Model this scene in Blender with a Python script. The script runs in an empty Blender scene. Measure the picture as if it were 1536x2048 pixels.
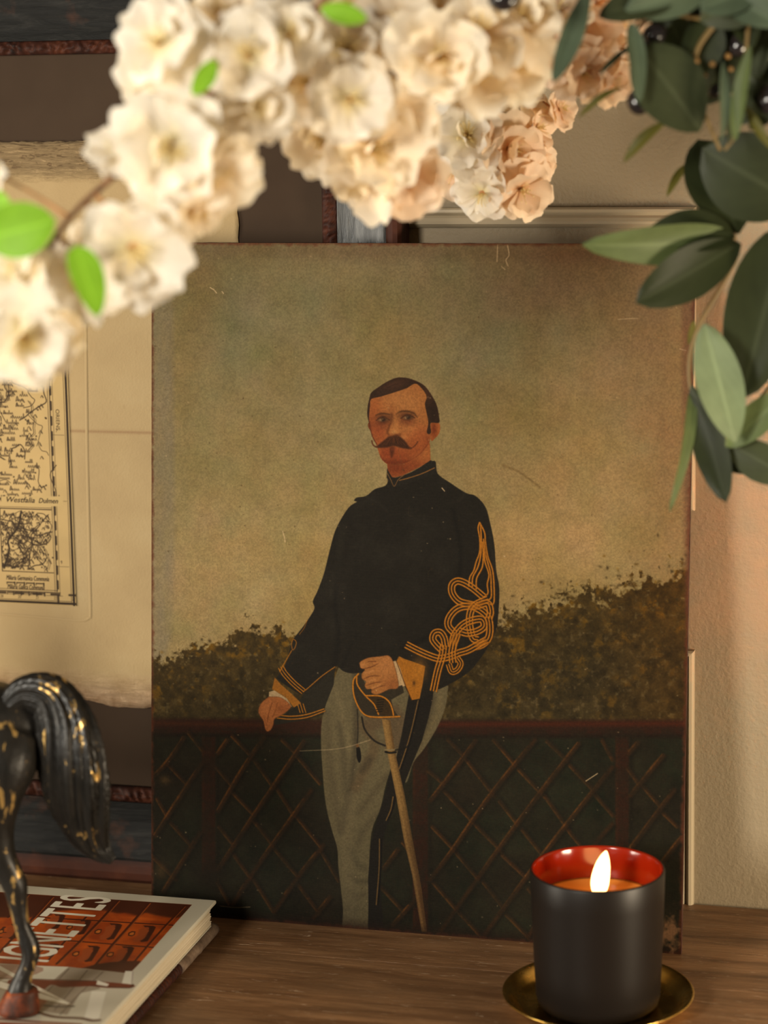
import bpy, bmesh, math, random
import numpy as np
from mathutils import Vector, Matrix, noise as mnoise

rng = np.random.RandomState(7)
random.seed(7)
SC = bpy.context.scene
COL = SC.collection

# ------------------------------------------------------------------ camera
F_PX = 4784.72                                   # focal length in pixels of the 1536 x 2048 frame
CAM = np.array([0.559033, -1.510894, 0.585322])
YAW, PITCH, ROLL = 0.26870578, 0.20479813, -0.0237421
_f = np.array([-math.sin(YAW)*math.cos(PITCH), math.cos(YAW)*math.cos(PITCH), -math.sin(PITCH)])
_r = np.array([math.cos(YAW), math.sin(YAW), 0.0])
_u = np.cross(_r, _f)
CR = math.cos(ROLL)*_r + math.sin(ROLL)*_u
CU = -math.sin(ROLL)*_r + math.cos(ROLL)*_u
CF = _f
cam_data = bpy.data.cameras.new('camera')
cam = bpy.data.objects.new('camera', cam_data)
COL.objects.link(cam)
cam_data.sensor_fit = 'VERTICAL'
cam_data.sensor_height = 36.0
cam_data.sensor_width = 27.0
cam_data.lens = F_PX/2048*36.0
cam_data.clip_start = 0.05
cam.matrix_world = Matrix(((CR[0], CU[0], -CF[0], CAM[0]), (CR[1], CU[1], -CF[1], CAM[1]),
                           (CR[2], CU[2], -CF[2], CAM[2]), (0, 0, 0, 1)))
cam_data.dof.use_dof = True
cam_data.dof.focus_distance = 1.55
cam_data.dof.aperture_fstop = 5.0
SC.camera = cam

# ------------------------------------------------------------------ light and exposure
SC.view_settings.view_transform = 'Standard'
SC.view_settings.look = 'None'
SC.view_settings.gamma = 1.0
SC.view_settings.use_curve_mapping = False
SC.view_settings.exposure = 0.0
world = bpy.data.worlds.new('room_light')
SC.world = world
world.use_nodes = True
world.node_tree.nodes['Background'].inputs[0].default_value = (1.0, 0.80, 0.56, 1)
world.node_tree.nodes['Background'].inputs[1].default_value = 0.13


def area(name, loc, target, sx, sy, energy, color, spread=180):
    l = bpy.data.lights.new(name, 'AREA')
    l.shape = 'RECTANGLE'
    l.size, l.size_y = sx, sy
    l.energy, l.color = energy, color
    l.spread = math.radians(spread)
    o = bpy.data.objects.new(name, l)
    COL.objects.link(o)
    o.location = loc
    o.rotation_euler = (Vector(target)-Vector(loc)).to_track_quat('-Z', 'Y').to_euler()
    return o


area('window_light_front', (-0.33, -2.05, 0.76), (0.22, -0.2, 0.36), 0.34, 0.44, 45, (1.0, 0.93, 0.80))
area('window_light_left', (-1.30, -1.00, 0.26), (0.1, -0.1, 0.20), 0.6, 0.5, 32, (1.0, 0.90, 0.74))
area('window_light_right', (1.02, -0.46, 0.13), (0.38, 0.0, 0.09), 0.22, 0.26, 12, (1.0, 0.82, 0.58))
area('evening_sun_beam', (1.70, -1.00, 0.36), (0.468, 0.0, 0.300), 0.10, 0.28, 0.34, (1.0, 0.26, 0.08), 7)


# ------------------------------------------------------------------ helpers
def at(x, y, d):
    """World point seen at photograph pixel x, y at depth d along the view axis."""
    return CAM + d*(CF + CR*(x-768)/F_PX + CU*(1024-y)/F_PX)


def hit(x, y, n, c):
    """World point where the sight line of pixel x, y meets the plane n.p = c."""
    v = CF + CR*(x-768)/F_PX + CU*(1024-y)/F_PX
    n = np.asarray(n, float)
    return CAM + v*((c-n@CAM)/(n@v))


def to_plane(pts, o, ex, ey):
    """Pixel list -> coordinates (along ex, along ey) on the plane through o."""
    n = np.cross(ex, ey)
    r = np.array([hit(p[0], p[1], n, n@o)-o for p in pts])
    return np.stack([r@ex, r@ey], 1)


def mesh_obj(name, verts, faces, mat=None, parent=None, smooth=True, uvs=None):
    me = bpy.data.meshes.new(name)
    me.from_pydata([tuple(v) for v in verts], [], faces)
    if uvs is not None:
        ul = me.uv_layers.new(name='UVMap')
        fl = np.empty(len(me.loops), np.int32)
        me.loops.foreach_get('vertex_index', fl)
        ul.data.foreach_set('uv', np.asarray(uvs, np.float32)[fl].ravel())
    if smooth:
        me.polygons.foreach_set('use_smooth', [True]*len(me.polygons))
    me.update()
    return link(name, me, mat, parent)


def link(name, me, mat=None, parent=None):
    o = bpy.data.objects.new(name, me)
    COL.objects.link(o)
    if mat is not None and len(me.materials) == 0:
        for m in (mat if isinstance(mat, (list, tuple)) else [mat]):
            me.materials.append(m)
    if parent is not None:
        o.parent = parent
    return o


def empty(name, loc, label, cat, group=None):
    o = bpy.data.objects.new(name, None)
    COL.objects.link(o)
    o.location = loc
    o.empty_display_size = 0.01
    tag(o, label, cat, group)
    return o


def tag(o, label, cat, group=None):
    o['label'], o['category'] = label, cat
    if group:
        o['group'] = group


def flat(o, on=True):
    o.data.polygons.foreach_set('use_smooth', [not on]*len(o.data.polygons))


def bm_obj(name, bm, mat, parent=None, smooth=False):
    me = bpy.data.meshes.new(name)
    bm.to_mesh(me)
    bm.free()
    if smooth:
        me.polygons.foreach_set('use_smooth', [True]*len(me.polygons))
    return link(name, me, mat, parent)


def box_bm(bm, lo, hi, bevel=0.0, seg=2):
    lo, hi = Vector(lo), Vector(hi)
    r = bmesh.ops.create_cube(bm, size=1.0)
    vs = r['verts']
    for v in vs:
        v.co = Vector([(lo[i]+hi[i])/2+v.co[i]*(hi[i]-lo[i]) for i in range(3)])
    if bevel > 0:
        es = {e for v in vs for e in v.link_edges}
        bmesh.ops.bevel(bm, geom=list(es), offset=bevel, segments=seg, affect='EDGES', profile=0.6)


def catmull(P, n):
    P = np.asarray(P, float)
    Q = np.vstack([2*P[0]-P[1], P, 2*P[-1]-P[-2]])
    out = []
    for i in range(1, len(Q)-2):
        for t in np.linspace(0, 1, n, endpoint=False):
            a, b, c, d = Q[i-1], Q[i], Q[i+1], Q[i+2]
            out.append(.5*((2*b)+(c-a)*t+(2*a-5*b+4*c-d)*t*t+(3*b-a-3*c+d)*t**3))
    out.append(P[-1])
    return np.array(out)


def frames(P):
    """Tangent, side and up vectors along a path, without twist."""
    P = np.asarray(P, float)
    T = np.gradient(P, axis=0)
    T /= np.linalg.norm(T, axis=1)[:, None]+1e-12
    a = np.array([0, 0, 1.0]) if abs(T[0][2]) < .9 else np.array([0, 1.0, 0])
    S = []
    s = np.cross(T[0], a)
    s /= np.linalg.norm(s)
    for t in T:
        s = s-t*(s@t)
        s /= np.linalg.norm(s)+1e-12
        S.append(s.copy())
    S = np.array(S)
    return T, S, np.cross(S, T)


def tube(P, rad, sides=8, n=6, cap=True, shape=None, smooth_path=True):
    """Verts and faces of a tapering tube; rad has one radius (or rx, ry) per path point."""
    rad = np.asarray(rad, float)
    if rad.ndim == 0:
        rad = np.full(len(P), float(rad))
    if rad.ndim == 1:
        rad = np.stack([rad, rad], 1)
    if smooth_path:
        A = catmull(np.hstack([np.asarray(P, float), rad]), n)
    else:
        A = np.hstack([np.asarray(P, float), rad])
    C, Rr = A[:, :3], np.maximum(A[:, 3:5], 1e-5)
    T, S, U = frames(C)
    V, Fc = [], []
    for i in range(len(C)):
        for k in range(sides):
            a = 2*math.pi*k/sides
            m = 1.0 if shape is None else shape(i/(len(C)-1), a)
            V.append(C[i]+m*(S[i]*math.cos(a)*Rr[i, 0]+U[i]*math.sin(a)*Rr[i, 1]))
    for i in range(len(C)-1):
        for k in range(sides):
            k2 = (k+1) % sides
            Fc.append((i*sides+k, i*sides+k2, (i+1)*sides+k2, (i+1)*sides+k))
    if cap:
        Fc.append(tuple(range(sides))[::-1])
        Fc.append(tuple((len(C)-1)*sides+k for k in range(sides)))
    return V, Fc


def merge(parts):
    V, Fc = [], []
    for v, f in parts:
        b = len(V)
        V += [tuple(x) for x in v]
        Fc += [tuple(i+b for i in q) for q in f]
    return V, Fc


def lathe(profile, n=64):
    V, Fc = [], []
    m = len(profile)
    for k in range(n):
        a = 2*math.pi*k/n
        for r, z in profile:
            V.append((r*math.cos(a), r*math.sin(a), z))
    for k in range(n):
        for j in range(m-1):
            k2 = (k+1) % n
            Fc.append((k*m+j, k2*m+j, k2*m+j+1, k*m+j+1))
    return V, Fc


# ------------------------------------------------------------------ materials
def lin(c):
    c = np.asarray(c, float)/255.0
    return np.where(c <= .04045, c/12.92, ((c+.055)/1.055)**2.4)


def srgb(c):
    c = np.clip(c, 0, 1)
    return np.where(c <= .0031308, c*12.92, 1.055*c**(1/2.4)-.055)


class Mat:
    """Small wrapper to write node materials."""
    def __init__(s, name, color=(.5, .5, .5), rough=.5, metal=0.0, spec=.5):
        s.m = bpy.data.materials.new(name)
        s.m.use_nodes = True
        s.nt = s.m.node_tree
        s.b = s.nt.nodes['Principled BSDF']
        s.out = s.nt.nodes['Material Output']
        s.set(color, rough, metal, spec)

    def set(s, color, rough, metal, spec):
        s.b.inputs['Base Color'].default_value = (*color, 1)
        s.b.inputs['Roughness'].default_value = rough
        s.b.inputs['Metallic'].default_value = metal
        s.b.inputs['Specular IOR Level'].default_value = spec

    def n(s, t, **kw):
        nd = s.nt.nodes.new(t)
        for k, v in kw.items():
            if hasattr(nd, k) and k not in ('Scale',):
                setattr(nd, k, v)
            else:
                nd.inputs[k.replace('_', ' ')].default_value = v
        return nd

    def l(s, a, b):
        s.nt.links.new(a, b)

    def coord(s, scale=(1, 1, 1), kind='Object', rot=(0, 0, 0)):
        tc = s.n('ShaderNodeTexCoord')
        mp = s.n('ShaderNodeMapping')
        mp.inputs['Scale'].default_value = scale
        mp.inputs['Rotation'].default_value = rot
        s.l(tc.outputs[kind], mp.inputs['Vector'])
        return mp.outputs[0]

    def noise(s, vec, scale, detail=4, rough=.6, dist=0.0):
        nd = s.n('ShaderNodeTexNoise')
        nd.inputs['Scale'].default_value = scale
        nd.inputs['Detail'].default_value = detail
        nd.inputs['Roughness'].default_value = rough
        nd.inputs['Distortion'].default_value = dist
        s.l(vec, nd.inputs['Vector'])
        return nd.outputs['Fac']

    def ramp(s, fac, stops):
        nd = s.n('ShaderNodeValToRGB')
        e = nd.color_ramp.elements
        while len(e) < len(stops):
            e.new(.5)
        for k, (p, c) in enumerate(stops):
            e[k].position = p
            e[k].color = (*c, 1) if len(c) == 3 else c
        s.l(fac, nd.inputs[0])
        return nd.outputs[0]

    def mix(s, fac, a, b, mode='MIX'):
        nd = s.n('ShaderNodeMix', data_type='RGBA', blend_type=mode)
        for sock, v in ((nd.inputs[0], fac), (nd.inputs[6], a), (nd.inputs[7], b)):
            if hasattr(v, 'links'):
                s.l(v, sock)
            else:
                sock.default_value = v if not isinstance(v, tuple) else (*v[:3], 1)
        return nd.outputs[2]

    def math(s, op, a, b=None):
        nd = s.n('ShaderNodeMath', operation=op)
        for sock, v in ((nd.inputs[0], a), (nd.inputs[1], b)):
            if v is None:
                continue
            if hasattr(v, 'links'):
                s.l(v, sock)
            else:
                sock.default_value = v
        return nd.outputs[0]

    def color(s, sock):
        s.l(sock, s.b.inputs['Base Color'])
        return s

    def bump(s, h, dist=.001, strength=1.0):
        nd = s.n('ShaderNodeBump')
        nd.inputs['Distance'].default_value = dist
        nd.inputs['Strength'].default_value = strength
        s.l(h, nd.inputs['Height'])
        s.l(nd.outputs[0], s.b.inputs['Normal'])
        return s


# ------------------------------------------------------------------ a small painter: draws flat print and paint into an image
class Canvas:
    def __init__(s, w, h, T, base=(128, 128, 128)):
        s.w, s.h, s.T = w, h, T                   # T: photograph pixels -> canvas pixels
        s.a = np.empty((h, w, 3), np.float32)
        s.a[:] = base
        s.clip = None

    def _blend(s, y0, y1, x0, x1, m, col):
        if s.clip is not None:
            m = m*s.clip[y0:y1, x0:x1]
        r = s.a[y0:y1, x0:x1]
        c = np.asarray(col, np.float32)
        if c.ndim == 3:
            c = c[y0:y1, x0:x1]
        r += m[..., None]*(c-r)

    def _box(s, P, pad):
        x0 = max(0, int(P[:, 0].min()-pad)); x1 = min(s.w, int(P[:, 0].max()+pad)+2)
        y0 = max(0, int(P[:, 1].min()-pad)); y1 = min(s.h, int(P[:, 1].max()+pad)+2)
        return x0, x1, y0, y1

    def cover(s, pts, feather=.7, smooth=True, raw=False):
        P = np.asarray(pts, float) if raw else s.T(pts)
        if smooth:
            P = catmull(np.vstack([P, P[:1]]), 5)[:-1]
        x0, x1, y0, y1 = s._box(P, feather*2+1)
        if x1 <= x0 or y1 <= y0:
            return None
        X, Y = np.meshgrid(np.arange(x0, x1)+.5, np.arange(y0, y1)+.5)
        X = X.astype(np.float32); Y = Y.astype(np.float32)
        d2 = np.full(X.shape, 1e9, np.float32)
        ins = np.zeros(X.shape, bool)
        Q = np.roll(P, -1, 0)
        for (ax, ay), (bx, by) in zip(P.astype(np.float32), Q.astype(np.float32)):
            ex, ey = bx-ax, by-ay
            L = ex*ex+ey*ey
            if L < 1e-9:
                continue
            t = np.clip(((X-ax)*ex+(Y-ay)*ey)/L, 0, 1)
            np.minimum(d2, (X-ax-t*ex)**2+(Y-ay-t*ey)**2, out=d2)
            if ay != by:
                c = (Y >= min(ay, by)) & (Y < max(ay, by)) & (X < ax+(Y-ay)*ex/ey)
                ins ^= c
        d = np.sqrt(d2)*np.where(ins, 1, -1)
        t = np.clip(.5+d/(2*feather), 0, 1)
        return x0, x1, y0, y1, t*t*(3-2*t)

    def fill(s, pts, col, feather=.7, op=1.0, smooth=True, raw=False):
        r = s.cover(pts, feather, smooth, raw)
        if r is None:
            return None
        x0, x1, y0, y1, m = r
        s._blend(y0, y1, x0, x1, m*op, col)
        return r

    def mask(s, pts, feather=.7, smooth=True):
        r = s.cover(pts, feather, smooth)
        M = np.zeros((s.h, s.w), np.float32)
        if r is not None:
            M[r[2]:r[3], r[0]:r[1]] = r[4]
        return M

    def stroke(s, pts, col, w=3.0, op=1.0, feather=.7, smooth=True, taper=False, raw=False):
        P = np.asarray(pts, float) if raw else s.T(pts)
        if smooth and len(P) > 2:
            P = catmull(P, 5)
        x0, x1, y0, y1 = s._box(P, w/2+feather*2+1)
        if x1 <= x0 or y1 <= y0:
            return
        M = np.zeros((y1-y0, x1-x0), np.float32)
        n = len(P)-1
        for i in range(n):
            A, B = P[i], P[i+1]
            ww = w
            if taper:
                ww = w*max(.25, math.sin(math.pi*(i+.5)/n)**.6)
            bx0, bx1, by0, by1 = s._box(np.array([A, B]), ww/2+feather*2+1)
            bx0 = max(bx0, x0); by0 = max(by0, y0)
            if bx1 <= bx0 or by1 <= by0:
                continue
            X, Y = np.meshgrid(np.arange(bx0, bx1)+.5, np.arange(by0, by1)+.5)
            e = B-A
            L = e@e+1e-9
            t = np.clip(((X-A[0])*e[0]+(Y-A[1])*e[1])/L, 0, 1)
            d = np.sqrt((X-A[0]-t*e[0])**2+(Y-A[1]-t*e[1])**2)
            m = np.clip(.5+(ww/2-d)/(2*feather), 0, 1)
            sub = M[by0-y0:by1-y0, bx0-x0:bx1-x0]
            np.maximum(sub, m, out=sub)
        s._blend(y0, y1, x0, x1, M*op, col)

    def blob(s, c, rx, ry, col, op=.5, ang=0.0):
        """Soft brush dab: radii in photograph pixels."""
        C = s.T([c])[0]
        k = np.linalg.norm(s.T([(c[0]+10, c[1])])[0]-C)/10
        rx, ry = rx*k, ry*k
        R = 2.2*max(rx, ry)
        x0, x1 = max(0, int(C[0]-R)), min(s.w, int(C[0]+R)+1)
        y0, y1 = max(0, int(C[1]-R)), min(s.h, int(C[1]+R)+1)
        if x1 <= x0 or y1 <= y0:
            return
        X, Y = np.meshgrid(np.arange(x0, x1)+.5-C[0], np.arange(y0, y1)+.5-C[1])
        a = math.radians(ang)
        U, V = X*math.cos(a)+Y*math.sin(a), -X*math.sin(a)+Y*math.cos(a)
        m = np.exp(-((U/rx)**2+(V/ry)**2)).astype(np.float32)
        s._blend(y0, y1, x0, x1, m*op, col)

    def tris(s, V, tris, col, op=1.0):
        """Fill triangles given in canvas pixels."""
        x0, x1, y0, y1 = s._box(np.asarray(V), 2)
        if x1 <= x0 or y1 <= y0:
            return
        SS = 3
        M = np.zeros(((y1-y0)*SS, (x1-x0)*SS), np.float32)
        W = (np.asarray(V)-[x0, y0])*SS
        for t in tris:
            A, B, C = W[t[0]], W[t[1]], W[t[2]]
            bx0 = max(0, int(min(A[0], B[0], C[0]))); bx1 = min(M.shape[1], int(max(A[0], B[0], C[0]))+2)
            by0 = max(0, int(min(A[1], B[1], C[1]))); by1 = min(M.shape[0], int(max(A[1], B[1], C[1]))+2)
            if bx1 <= bx0 or by1 <= by0:
                continue
            X, Y = np.meshgrid(np.arange(bx0, bx1)+.5, np.arange(by0, by1)+.5)
            e = lambda P, Q: (Q[0]-P[0])*(Y-P[1])-(Q[1]-P[1])*(X-P[0])
            a, b, c = e(A, B), e(B, C), e(C, A)
            M[by0:by1, bx0:bx1][((a >= -.01) & (b >= -.01) & (c >= -.01)) | ((a <= .01) & (b <= .01) & (c <= .01))] = 1
        M = M.reshape(y1-y0, SS, x1-x0, SS).mean((1, 3))
        s._blend(y0, y1, x0, x1, M*op, col)

    def image(s, name, gain=1.0):
        L = np.clip(lin(s.a)*gain, 0, 1)
        im = bpy.data.images.new(name, s.w, s.h)
        px = np.ones((s.h, s.w, 4), np.float32)
        px[..., :3] = srgb(L)[::-1]
        im.pixels.foreach_set(px.ravel())
        im.update()
        im.pack()
        return im


def vnoise(h, w, cell, seed, aniso=1.0):
    """Smooth value noise 0..1."""
    r = np.random.RandomState(seed)
    ch, cw = cell*aniso, cell
    g = r.rand(int(h/ch)+3, int(w/cw)+3).astype(np.float32)
    y = np.arange(h)/ch; x = np.arange(w)/cw
    yi, xi = y.astype(int), x.astype(int)
    fy = (y-yi)[:, None]; fx = (x-xi)[None]
    fy = fy*fy*(3-2*fy); fx = fx*fx*(3-2*fx)
    a = g[yi][:, xi]; b = g[yi][:, xi+1]; c = g[yi+1][:, xi]; d = g[yi+1][:, xi+1]
    return ((a*(1-fx)+b*fx)*(1-fy)+(c*(1-fx)+d*fx)*fy).astype(np.float32)


def fbm(h, w, cell, seed, oct=4, aniso=1.0, gain=.55):
    o = np.zeros((h, w), np.float32)
    a, t = 1.0, 0
    for k in range(oct):
        if cell < 1:
            break
        o += a*vnoise(h, w, cell, seed+k*17, aniso)
        t += a
        a *= gain
        cell /= 2
    return o/t


_glyphs = {}


def text_mesh(txt):
    """2-D vertices and triangles of a line of lettering, height of capitals about 0.7."""
    if txt not in _glyphs:
        cu = bpy.data.curves.new('lettering', 'FONT')
        cu.body = txt
        cu.resolution_u = 3
        o = bpy.data.objects.new('lettering', cu)
        COL.objects.link(o)
        dg = bpy.context.evaluated_depsgraph_get()
        me = bpy.data.meshes.new_from_object(o.evaluated_get(dg))
        V = np.array([v.co[:2] for v in me.vertices]).reshape(-1, 2)
        me.calc_loop_triangles()
        Tt = [tuple(t.vertices) for t in me.loop_triangles]
        bpy.data.objects.remove(o)
        bpy.data.meshes.remove(me)
        bpy.data.curves.remove(cu)
        _glyphs[txt] = (V, Tt)
    return _glyphs[txt]


# ------------------------------------------------------------------ the painted portrait (flat paint on the canvas)
PW, PH, PLEAN = 0.356, 0.44634, 0.122367
P_O = np.array([0.0, -0.091961, 0.0])
P_EX = np.array([1.0, 0, 0])
P_EY = np.array([0, math.sin(PLEAN), math.cos(PLEAN)])
P_N = np.cross(P_EX, P_EY)                        # towards the viewer (-y)


def portrait_image():
    W, H = 1180, 1480

    def T(pts):
        uv = to_plane(pts, P_O, P_EX, P_EY)
        return np.stack([uv[:, 0]/PW*W, (1-uv[:, 1]/PH)*H], 1)

    cv = Canvas(W, H, T, (128, 113, 76))
    A = lambda p: [(480+.36458*x, 900+.36458*y) for x, y in p]
    B = lambda p: [(480+.3125*x, 1250+.3125*y) for x, y in p]
    C = lambda p: [(760+.19534*x, 1020+.19534*y) for x, y in p]
    D = lambda p: [(280+.27344*x, 1420+.27344*y) for x, y in p]
    E = lambda p: [(860+.36458*x, 1420+.36458*y) for x, y in p]
    Hd = lambda p: [(640+.20833*x, 720+.20833*y) for x, y in p]

    # clouded sky
    for c, rx, ry, col, op, an in [
            ((560, 620), 260, 170, (104, 98, 68), .75, 0), ((860, 560), 220, 110, (100, 94, 72), .6, 0),
            ((980, 650), 150, 170, (112, 110, 82), .7, 20), ((1130, 560), 200, 90, (112, 90, 70), .7, -10),
            ((1290, 700), 150, 260, (112, 90, 62), .6, 0), ((420, 560), 90, 120, (98, 84, 52), .6, 0),
            ((480, 650), 60, 110, (106, 104, 80), .6, 0), ((380, 800), 60, 200, (112, 98, 62), .5, 0),
            ((640, 880), 140, 140, (124, 114, 86), .6, 0), ((540, 760), 100, 90, (116, 106, 74), .5, 0),
            ((800, 660), 90, 110, (122, 102, 62), .5, 0), ((1180, 940), 190, 140, (140, 114, 72), .6, 0),
            ((1060, 820), 120, 120, (124, 106, 68), .5, 0), ((480, 1120), 190, 150, (146, 126, 86), .75, 0),
            ((420, 950), 110, 110, (126, 112, 74), .5, 0), ((1150, 1100), 230, 90, (150, 124, 82), .7, -8),
            ((640, 1080), 110, 190, (142, 122, 80), .6, 10), ((1040, 1120), 70, 110, (150, 124, 82), .6, 0),
            ((1340, 900), 60, 260, (118, 92, 60), .6, 0), ((700, 500), 400, 22, (92, 74, 52), .6, 0),
            ((1200, 505), 190, 26, (98, 70, 52), .6, 0), ((800, 720), 100, 60, (124, 104, 62), .4, 0)]:
        cv.blob(c, rx, ry, col, op, an)
    n1 = fbm(H, W, 120, 3, 5)-.5
    n2 = fbm(H, W, 26, 9, 4)-.5
    n3 = fbm(H, W, 3, 21, 2)-.5
    streak = fbm(H, W, 14, 33, 3, aniso=5)-.5
    cv.a *= (1+.16*n1+.12*n2+.045*streak)[..., None]
    cv.a[..., 2] *= 1+.22*n1
    cv.a[..., 0] *= 1-.10*(fbm(H, W, 60, 77, 4)-.5)
    # worn, blue grey left margin
    e = cv.mask([(303, 480), (340, 480), (348, 900), (345, 1240), (318, 1330), (300, 1340)], 9)
    cv._blend(0, H, 0, W, e*.45*(.45+1.0*fbm(H, W, 18, 5, 3, aniso=3)), (112, 104, 90))

    # hedge
    yy, xx = np.mgrid[0:H, 0:W].astype(np.float32)
    hx = T([(305, 1312), (360, 1300), (430, 1275), (500, 1243), (560, 1262), (640, 1290), (900, 1290), (985, 1232), (1050, 1212),
            (1120, 1184), (1190, 1180), (1260, 1163), (1330, 1150), (1388, 1132)])
    top = np.interp(np.arange(W), hx[:, 0], hx[:, 1]).astype(np.float32)
    leafy = fbm(H, W, 9, 51, 3)
    m = np.clip((yy-top[None]+(fbm(H, W, 26, 55, 3)-.5)*62+(leafy-.5)*72)/22, 0, 1)
    m = np.clip(m*(.55+1.1*leafy), 0, 1)
    dep = np.clip((yy-top[None])/170, 0, 1)[..., None]
    h1 = fbm(H, W, 16, 61, 4)[..., None]
    h2 = fbm(H, W, 34, 67, 3)[..., None]
    hc = np.array([58, 45, 20.])*(1-dep)+np.array([50, 42, 24.])*dep
    hc = hc*(.62+.76*h1)
    yel = np.clip((h2-.5)*4, 0, 1)*np.clip((h1-.47)*7, 0, 1)*(1-.55*dep)
    hc = hc+(np.array([104, 74, 18.])-hc)*yel*.75
    right = np.clip((xx-T([(1180, 1300)])[0, 0])/260, 0, 1)[..., None]  # candle glow on the right end, tinted into the hedge colour
    hc = hc*(1+right*np.array([.30, .10, -.2]))
    cv._blend(0, H, 0, W, m, hc.astype(np.float32))
    r2 = np.random.RandomState(4)
    for k in range(520):                                            # loose leaf dabs
        x = r2.uniform(306, 1385)
        if 640 < x < 900:
            continue
        tx = T([(x, 1300)])[0, 0]
        yt = np.interp(tx, hx[:, 0], hx[:, 1])/H*1380+490
        y = yt+r2.normal(10, 26)+abs(r2.normal(0, 46))
        if y > 1432:
            continue
        cv.blob((x, y), r2.uniform(2, 4.5), r2.uniform(1.4, 3), [(44, 34, 16), (72, 54, 20), (104, 76, 22), (54, 44, 24)][r2.randint(4)], r2.uniform(.35, .8), r2.uniform(0, 180))

    # fence: dark ground, rail, posts, lattice
    rail = T([(300, 1440), (1392, 1440)])
    g = np.clip((yy-np.interp(np.arange(W), rail[:, 0], rail[:, 1])[None]-14)/8, 0, 1)
    gc = np.array([31, 29, 20.])*(.72+.56*fbm(H, W, 40, 81, 4)[..., None])
    gc = gc+np.array([-1, 1.5, .8])*(fbm(H, W, 90, 83, 2)[..., None]-.4)*4
    cv._blend(0, H, 0, W, g, gc.astype(np.float32))
    cv.stroke([(300, 1452), (700, 1455), (1000, 1456), (1392, 1456)], (43, 25, 17), 34, .95, 5)
    cv.stroke([(300, 1446), (520, 1450)], (62, 33, 18), 8, .6, 4)
    cv.stroke([(860, 1449), (1392, 1447)], (66, 30, 17), 9, .7, 4)
    cv.stroke([(300, 1470), (700, 1473), (1392, 1472)], (25, 17, 12), 8, .7, 4)
    for x0, x1, ya, yb in ((404, 431, 1474, 1745), (826, 856, 1476, 1860), (1231, 1258, 1474, 1890)):
        cv.fill([(x0, ya), (x1, ya), (x1, yb), (x0, yb)], (43, 25, 16), 3, .92, smooth=False)
        cv.stroke([(x0+2, ya), (x0+2, yb)], (62, 34, 18), 3, .5, 3)
        cv.stroke([(x1+5, ya), (x1+5, yb)], (22, 18, 13), 7, .6, 4)
    back = D([(370, 190), (450, 290)])
    fs = [D(p) for p in ([(220, 410), (340, 550)], [(130, 660), (190, 760)], [(240, 840), (370, 980)], [(90, 1070), (240, 1220)], [(370, 190), (450, 290)],
                         [(690, 200), (790, 310)], [(850, 380), (970, 550)], [(1160, 350), (1300, 520)], [(1060, 230), (1130, 310)],
                         [(570, 430), (660, 550)], [(700, 620), (820, 760)], [(1010, 590), (1110, 750)], [(580, 870), (680, 980)],
                         [(850, 830), (970, 980)], [(1160, 800), (1320, 1000)], [(700, 1070), (800, 1210)], [(1000, 1040), (1140, 1210)],
                         [(1340, 1060), (1440, 1230)], [(570, 1280), (640, 1400)], [(840, 1260), (960, 1450)], [(1180, 1300), (1300, 1470)])]
    fs += [E(p) for p in ([(110, 170), (170, 240)], [(360, 180), (460, 290)], [(650, 180), (740, 270)], [(950, 170), (1000, 260)], [(210, 290), (340, 460)],
                          [(500, 340), (610, 460)], [(780, 310), (890, 430)], [(0, 340), (70, 400)], [(95, 455), (240, 610)], [(390, 510), (470, 620)],
                          [(640, 490), (750, 640)], [(920, 480), (1000, 570)], [(20, 650), (130, 770)], [(270, 650), (380, 760)], [(520, 670), (610, 780)],
                          [(770, 670), (850, 770)], [(160, 800), (260, 920)], [(410, 810), (520, 910)], [(30, 960), (150, 1100)], [(300, 960), (400, 1090)],
                          [(180, 1140), (280, 1240)], [(430, 1130), (540, 1240)], [(1090, 330), (1140, 400)], [(1180, 430), (1260, 520)],
                          [(1290, 570), (1350, 630)], [(650, 820), (760, 960)], [(560, 1000), (680, 1150)])]
    fs += [B(p) for p in ([(920, 1690), (1050, 1830)], [(1050, 1400), (1080, 1450)])]
    sl = [D(p) for p in ([(320, 205), (210, 370), (110, 480)], [(450, 395), (330, 580), (110, 920)], [(440, 900), (290, 1140), (170, 1330)],
                         [(640, 220), (570, 320)], [(905, 205), (760, 420), (570, 740)], [(1200, 230), (970, 570), (820, 790), (570, 1170)],
                         [(1250, 590), (1060, 860), (860, 1140), (680, 1420)], [(1340, 990), (1150, 1230), (980, 1480)], [(1390, 1370), (1270, 1520)])]
    sl += [E(p) for p in ([(250, 170), (110, 360), (0, 500)], [(575, 165), (330, 470), (130, 760), (0, 930)], [(815, 185), (600, 460), (350, 800), (60, 1210)],
                          [(1000, 315), (740, 640), (520, 930), (300, 1230)], [(1000, 625), (910, 730), (700, 1010), (540, 1240)], [(1140, 180), (1090, 240)], [(1280, 250), (1100, 470)],
                          [(1340, 440), (1130, 720), (1000, 900)], [(1380, 700), (1200, 930)])]
    sl += [B(p) for p in ([(1120, 1760), (980, 1920)], [(1010, 1440), (920, 1560)])]
    for p in fs:
        q = np.array(p)
        q = q+np.array([q[0]-q[1], q[1]-q[0]])*.12+r2.normal(0, 1.2, q.shape)
        cv.stroke(q+[3, -4], (22, 20, 15), 7, .6, 4)
        cv.stroke(q, (54, 33, 18), 6.5, r2.uniform(.5, .8), 3.0, taper=True)
        cv.stroke(q+[-2, 2], (92, 58, 26), 2.6, r2.uniform(.4, .85), 1.8, taper=True)
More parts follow.
